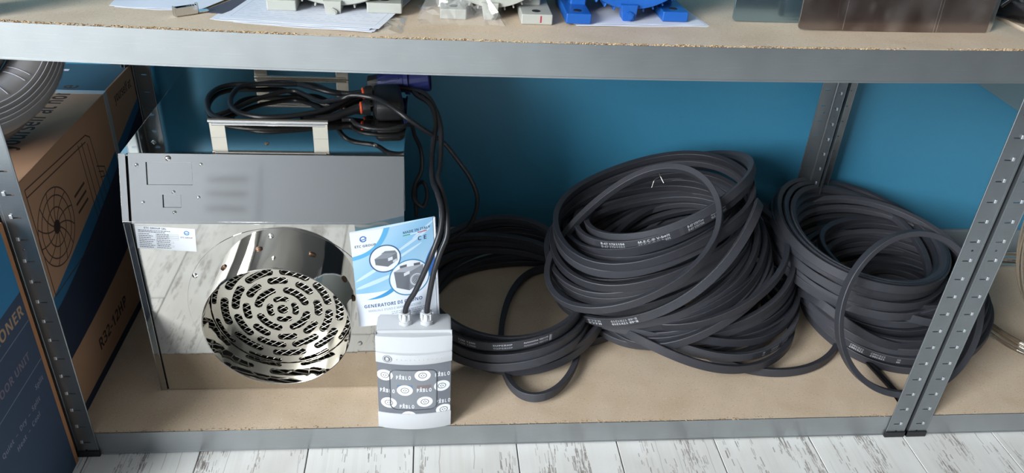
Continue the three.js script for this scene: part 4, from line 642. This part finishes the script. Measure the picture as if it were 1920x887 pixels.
// ------------------------------------------------------------------ things on the upper shelf
function motor(label, x, zf, Rd, cyOff, paint, darkPaint, feet, yBase, tick) {
  const y0 = yBase, m = thing('electric_motor', label, 'motor', [x, y0, zf - 0.09]), cy = y0 + cyOff, c = V(x, cy, 0);
  part('housing', lathe([[0, zf - 0.19], [Rd - 0.018, zf - 0.19], [Rd - 0.014, zf - 0.185], [Rd - 0.014, zf - 0.012], [0, zf - 0.012]], c), darkPaint, m);
  part('end_cover', lathe([[0, zf - 0.002], [Rd * 0.3, zf - 0.001], [Rd * 0.34, zf + 0.004], [Rd * 0.5, zf + 0.004], [Rd * 0.54, zf - 0.001], [Rd * 0.8, zf - 0.003], [Rd * 0.86, zf + 0.001], [Rd * 0.985, zf + 0.001], [Rd, zf - 0.002], [Rd, zf - 0.012], [Rd * 0.9, zf - 0.016]], c, V(0, 0, 1), 96), paint, m);
  for (let k = 0; k < 44; k++) { const a = k * Math.PI * 2 / 44 + 0.05, g = box(-0.0012, 0.0012, Rd - 0.016, Rd + 0.006, zf - 0.16, zf - 0.006, 0.0006); g.rotateZ(a); g.translate(x, cy, 0); part('cooling_fin', g, paint, m); }
  const by = cy - Rd;
  const ls = new THREE.Shape(); ls.moveTo(-0.013, 0.012); ls.lineTo(-0.0105, -0.002); ls.absarc(0, -0.004, 0.0105, Math.PI, 2 * Math.PI); ls.lineTo(0.0115, 0.012); ls.closePath();
  const lug = part('bolt_lug', extr(ls, 0.02, 0.001).translate(x - 0.004, by - 0.0035, zf - 0.012), paint, m);
  part('hex_bolt', [cyl(0.0066, V(x - 0.004, by - 0.0065, zf + 0.0075), V(x - 0.004, by - 0.0065, zf + 0.0125), 6), cyl(0.0045, V(x - 0.004, by - 0.0065, zf + 0.0125), V(x - 0.004, by - 0.0065, zf + 0.0135), 16)], paint, lug);
  for (const [fx0, fx1, fz] of feet) {
    const f = part('foot', [box(fx0, fx1, y0, y0 + 0.0145, fz - 0.13, fz, 0.0018, 2), box(fx0 < x ? fx0 + 0.012 : fx0, fx0 < x ? fx1 : fx1 - 0.012, y0 + 0.012, cy - Rd * 0.35, fz - 0.11, fz - 0.05, 0.003)], paint, m);
    part('foot_hole', lathe([[0, 0.0004], [0.006, 0.0004], [0.0062, -0.0002]], V((fx0 + fx1) / 2, y0 + 0.0145, fz - 0.018), V(0, 1, 0), 20), M.dark, f);
    if (tick && fx0 > x) part('red_mark', box(fx1 - 0.018, fx1 - 0.016, y0 + 0.003, y0 + 0.0125, fz - 0.0003, fz + 0.0003), std({ color: 0xa3283a, roughness: 0.6 }), f, 'red pen stroke');
  }
}
const darkGrey = std({ color: 0x4a4c50, roughness: 0.6 }), darkBlue = std({ color: 0x173a66, roughness: 0.55 });
motor('pale grey electric motor standing on the white papers', 0.432, -0.1, 0.1225, 0.1305, M.greyPaint, darkGrey, [[0.338, 0.378, -0.096], [0.4735, 0.522, -0.098]], yTop(0.43) + 0.0036);
motor('pale grey electric motor in the middle, a red pen stroke on its foot', 0.65, -0.108, 0.086, 0.1005, M.greyPaint, darkGrey, [[0.575, 0.612, -0.095], [0.6885, 0.733, -0.082]], yTop(0.66) + 0.0004, true);
motor('blue painted electric motor standing on a white sheet', 0.851, -0.112, 0.098, 0.1125, M.bluePaint, darkBlue, [[0.752, 0.788, -0.082], [0.898, 0.936, -0.108]], yTop(0.85) + 0.0028);
function papers(label, pts, n, y, print) {                     // a few flat sheets on top of one another
  const o = thing('paper_sheets', label, 'paper', [pts[0][0], y, pts[0][1]]);
  const m = print ? std({ map: tex(print), roughness: 0.8 }) : M.paper;
  for (let k = 0; k < n; k++) {
    const d = k * 0.003; const f = (u, v) => { const a = V(pts[0][0], 0, pts[0][1]).lerp(V(pts[1][0], 0, pts[1][1]), u), b = V(pts[3][0], 0, pts[3][1]).lerp(V(pts[2][0], 0, pts[2][1]), u), p = a.lerp(b, v); p.x += d * (k % 2 ? 1 : -0.6); p.z -= d; p.y = y + 0.0004 + k * 0.0007 + 0.0004 * Math.sin(u * 9 + k * 2) * (1 - v) + 0.0003; return p; };
    part('sheet', sheet(f, 20, 6, 0.00035), k === n - 1 ? m : M.paper, o);
  }
}
const docC = canvas(700, 500, (c, w, h) => { c.fillStyle = '#d6dae4'; c.fillRect(0, 0, w, h); c.fillStyle = '#c0c7d4'; for (let r = 0; r < 15; r++) { let x = 40; while (x < w - 60) { const l = rr(10, 46); if (rnd() < 0.75) c.fillRect(x, 60 + r * 27, l, 6); x += l + rr(8, 24); } } c.strokeStyle = '#a2a9ba'; c.lineWidth = 2; c.strokeRect(30, 40, w - 60, h - 80); });
papers('white printed sheets under the pale grey motor at the left', [[0.2755, -0.047], [0.485, -0.0185], [0.53, -0.19], [0.305, -0.2]], 4, yTop(0.4) + 0.0002, docC);
papers('white sheet under the blue motor', [[0.767, -0.0795], [0.9635, -0.0945], [0.945, -0.23], [0.76, -0.24]], 3, yTop(0.86) + 0.0002);
papers('pale glossy sheets behind the metal hinge at the upper left', [[0.13, -0.088], [0.247, -0.079], [0.3, -0.21], [0.12, -0.22]], 2, yTop(0.2) + 0.0002);
solo('dark_folder', sheet((u, v) => V(0.252 + 0.03 * u + 0.06 * v, yTop(0.28) + 0.0006, -0.082 - 0.13 * v + 0.005 * u), 6, 6, 0.0012), std({ color: 0x4d4146, roughness: 0.5 }), 'dark folder edge showing between the two paper stacks at the upper left', 'folder');
{                                                             // small metal hinge
  const y = yTop(0.235) + 0.0007, b = thing('metal_hinge', 'small shiny metal hinge lying at the front of the upper shelf', 'hinge', [0.235, y, -0.07]);
  const rotY = (g) => { g.rotateY(0.65); g.translate(0.2265, 0, -0.0575); return g; };
  part('channel', [rotY(box(0, 0.029, y, y + 0.001, -0.005, 0.005)), rotY(box(0, 0.029, y, y + 0.011, 0.004, 0.005)), rotY(box(0, 0.029, y, y + 0.011, -0.005, -0.004)), rotY(box(0, 0.0012, y, y + 0.012, -0.0055, 0.0055))], M.brightSteel, b);
  part('pin', rotY(cyl(0.0022, V(0.0305, y + 0.001, 0), V(0.0305, y + 0.0135, 0), 12)), M.brightSteel, b); part('leaf', rotY(box(0.032, 0.046, y + 0.0005, y + 0.002, -0.006, 0.003)), M.brightSteel, b);
}
function crumple(x0, x1, z0, z1, y, hgt, n, m2, sd) {           // crumpled clear film
  seed = sd; const H = []; for (let k = 0; k <= n; k++) { H.push([]); for (let q = 0; q <= m2; q++) { const e = Math.min(k, n - k, q, m2 - q); H[k].push(e === 0 ? 0.0006 : rr(0.12, 1) * Math.min(1, e / 2)); } }
  const g = new THREE.BufferGeometry(), P = [], U = [], I = [];
  for (let k = 0; k <= n; k++) for (let q = 0; q <= m2; q++) { P.push(x0 + (x1 - x0) * (k + rr(-0.35, 0.35)) / n, y + hgt * H[k][q], z0 + (z1 - z0) * (q + rr(-0.35, 0.35)) / m2); U.push(k / n, q / m2); }
  for (let k = 0; k < n; k++) for (let q = 0; q < m2; q++) { const a = k * (m2 + 1) + q, b = a + m2 + 1; I.push(a, a + 1, b + 1, a, b + 1, b); }
  g.setAttribute('position', new THREE.Float32BufferAttribute(P, 3)); g.setAttribute('uv', new THREE.Float32BufferAttribute(U, 2)); g.setIndex(I); const q = g.toNonIndexed(); q.computeVertexNormals(); return q;
}
const bagM = phy({ color: 0xffffff, roughness: 0.07, transmission: 0.92, thickness: 0, ior: 1.5, specularIntensity: 1 });
solo('plastic_bag', crumple(0.545, 0.665, -0.17, -0.07, yTop(0.6) + 0.0006, 0.034, 12, 9, 31), bagM, 'crumpled clear plastic bag beside the middle grey motor', 'plastic bag');
solo('plastic_sleeve', crumple(0.474, 0.526, -0.1, -0.0185, yTop(0.5) + 0.0006, 0.006, 6, 6, 77), bagM, 'clear plastic sleeve corner under the left grey motor', 'plastic sleeve');
{
  const plate = (name, label, x0, x1, z, h, t, mat, lean, ry = 0, par) => { const s = rrect(x1 - x0, h, 0.006, 0, 0), g = extr(s, t, 0.0006, 8); g.rotateX(-lean); g.rotateY(ry); g.translate(x0, yTop((x0 + x1) / 2) + 0.0006, z - t); return solo(name, g, mat, label, 'steel plate'); };
  const stained = canvas(1024, 512, (c, w, h) => { seed = 63; c.fillStyle = '#8c7f79'; c.fillRect(0, 0, w, h); blotch(c, w, h, 60, 20, 110, 'rgba(96,80,74,A)', 0.6); blotch(c, w, h, 50, 15, 80, 'rgba(186,180,176,A)', 0.5); for (let k = 0; k < 26; k++) { c.strokeStyle = rgb(205, 198, 194, rr(0.15, 0.5)); c.lineWidth = rr(0.8, 2.5); c.beginPath(); let x = rr(0, w), y = rr(0, h); c.moveTo(x, y); for (let q = 0; q < 5; q++) { x += rr(-14, 14); y += rr(-60, 60); c.lineTo(x, y); } c.stroke(); } for (const x of [0.22, 0.685, 0.7]) { c.strokeStyle = 'rgba(225,220,216,0.7)'; c.lineWidth = 3; c.beginPath(); c.moveTo(w * x, 0); c.lineTo(w * x + 6, h); c.stroke(); } });
  const uvm = (t) => { t.repeat.set(3.3, 4); return t; };
  plate('steel_plate', 'brownish film-covered steel plate standing in front at the upper right', 1.0935, 1.387, -0.083, 0.2, 0.002, phy({ map: uvm(tex(stained)), metalness: 0.85, roughness: 0.22, clearcoat: 0.7, clearcoatRoughness: 0.12 }), 0.06);
  plate('steel_plate', 'second steel plate just behind the brownish one, its bright edge showing', 1.1, 1.3965, -0.0875, 0.2, 0.0045, M.brightSteel, 0.05);
  plate('steel_plate', 'bluish shiny steel plate standing left of the brownish one', 1.0085, 1.2, -0.122, 0.19, 0.003, phy({ color: 0x8fa9b4, metalness: 0.9, roughness: 0.16, clearcoat: 0.5 }), 0.05);
}
{                                                             // black wrapped bundle at the far right
  const y = yTop(1.4), b = thing('wrapped_bundle', 'black film-wrapped bundle at the upper right corner', 'bundle', [1.5, y, -0.2]);
  const g = toCreasedNormals(new RoundedBoxGeometry(0.24, 0.15, 0.2, 4, 0.03), 0.6); const p = g.attributes.position; g.rotateY(0.5); g.translate(1.545, y + 0.0755, -0.215);
  part('wrap', g, std({ color: 0x141416, roughness: 0.22, bumpMap: tex(waveB, 5, 5, false), bumpScale: 0.006 }), b);
  const wf = std({ color: 0x1b1b1e, roughness: 0.15 }); part('wrap_fold', taper([[1.425, y + 0.03, -0.125], [1.44, y + 0.05, -0.12], [1.45, y + 0.09, -0.12]], 0.004, 20), wf, b); part('wrap_fold', taper([[1.46, y + 0.012, -0.103], [1.475, y + 0.03, -0.1], [1.5, y + 0.05, -0.09]], 0.004, 20), wf, b);
}

renderer.render(scene, camera);
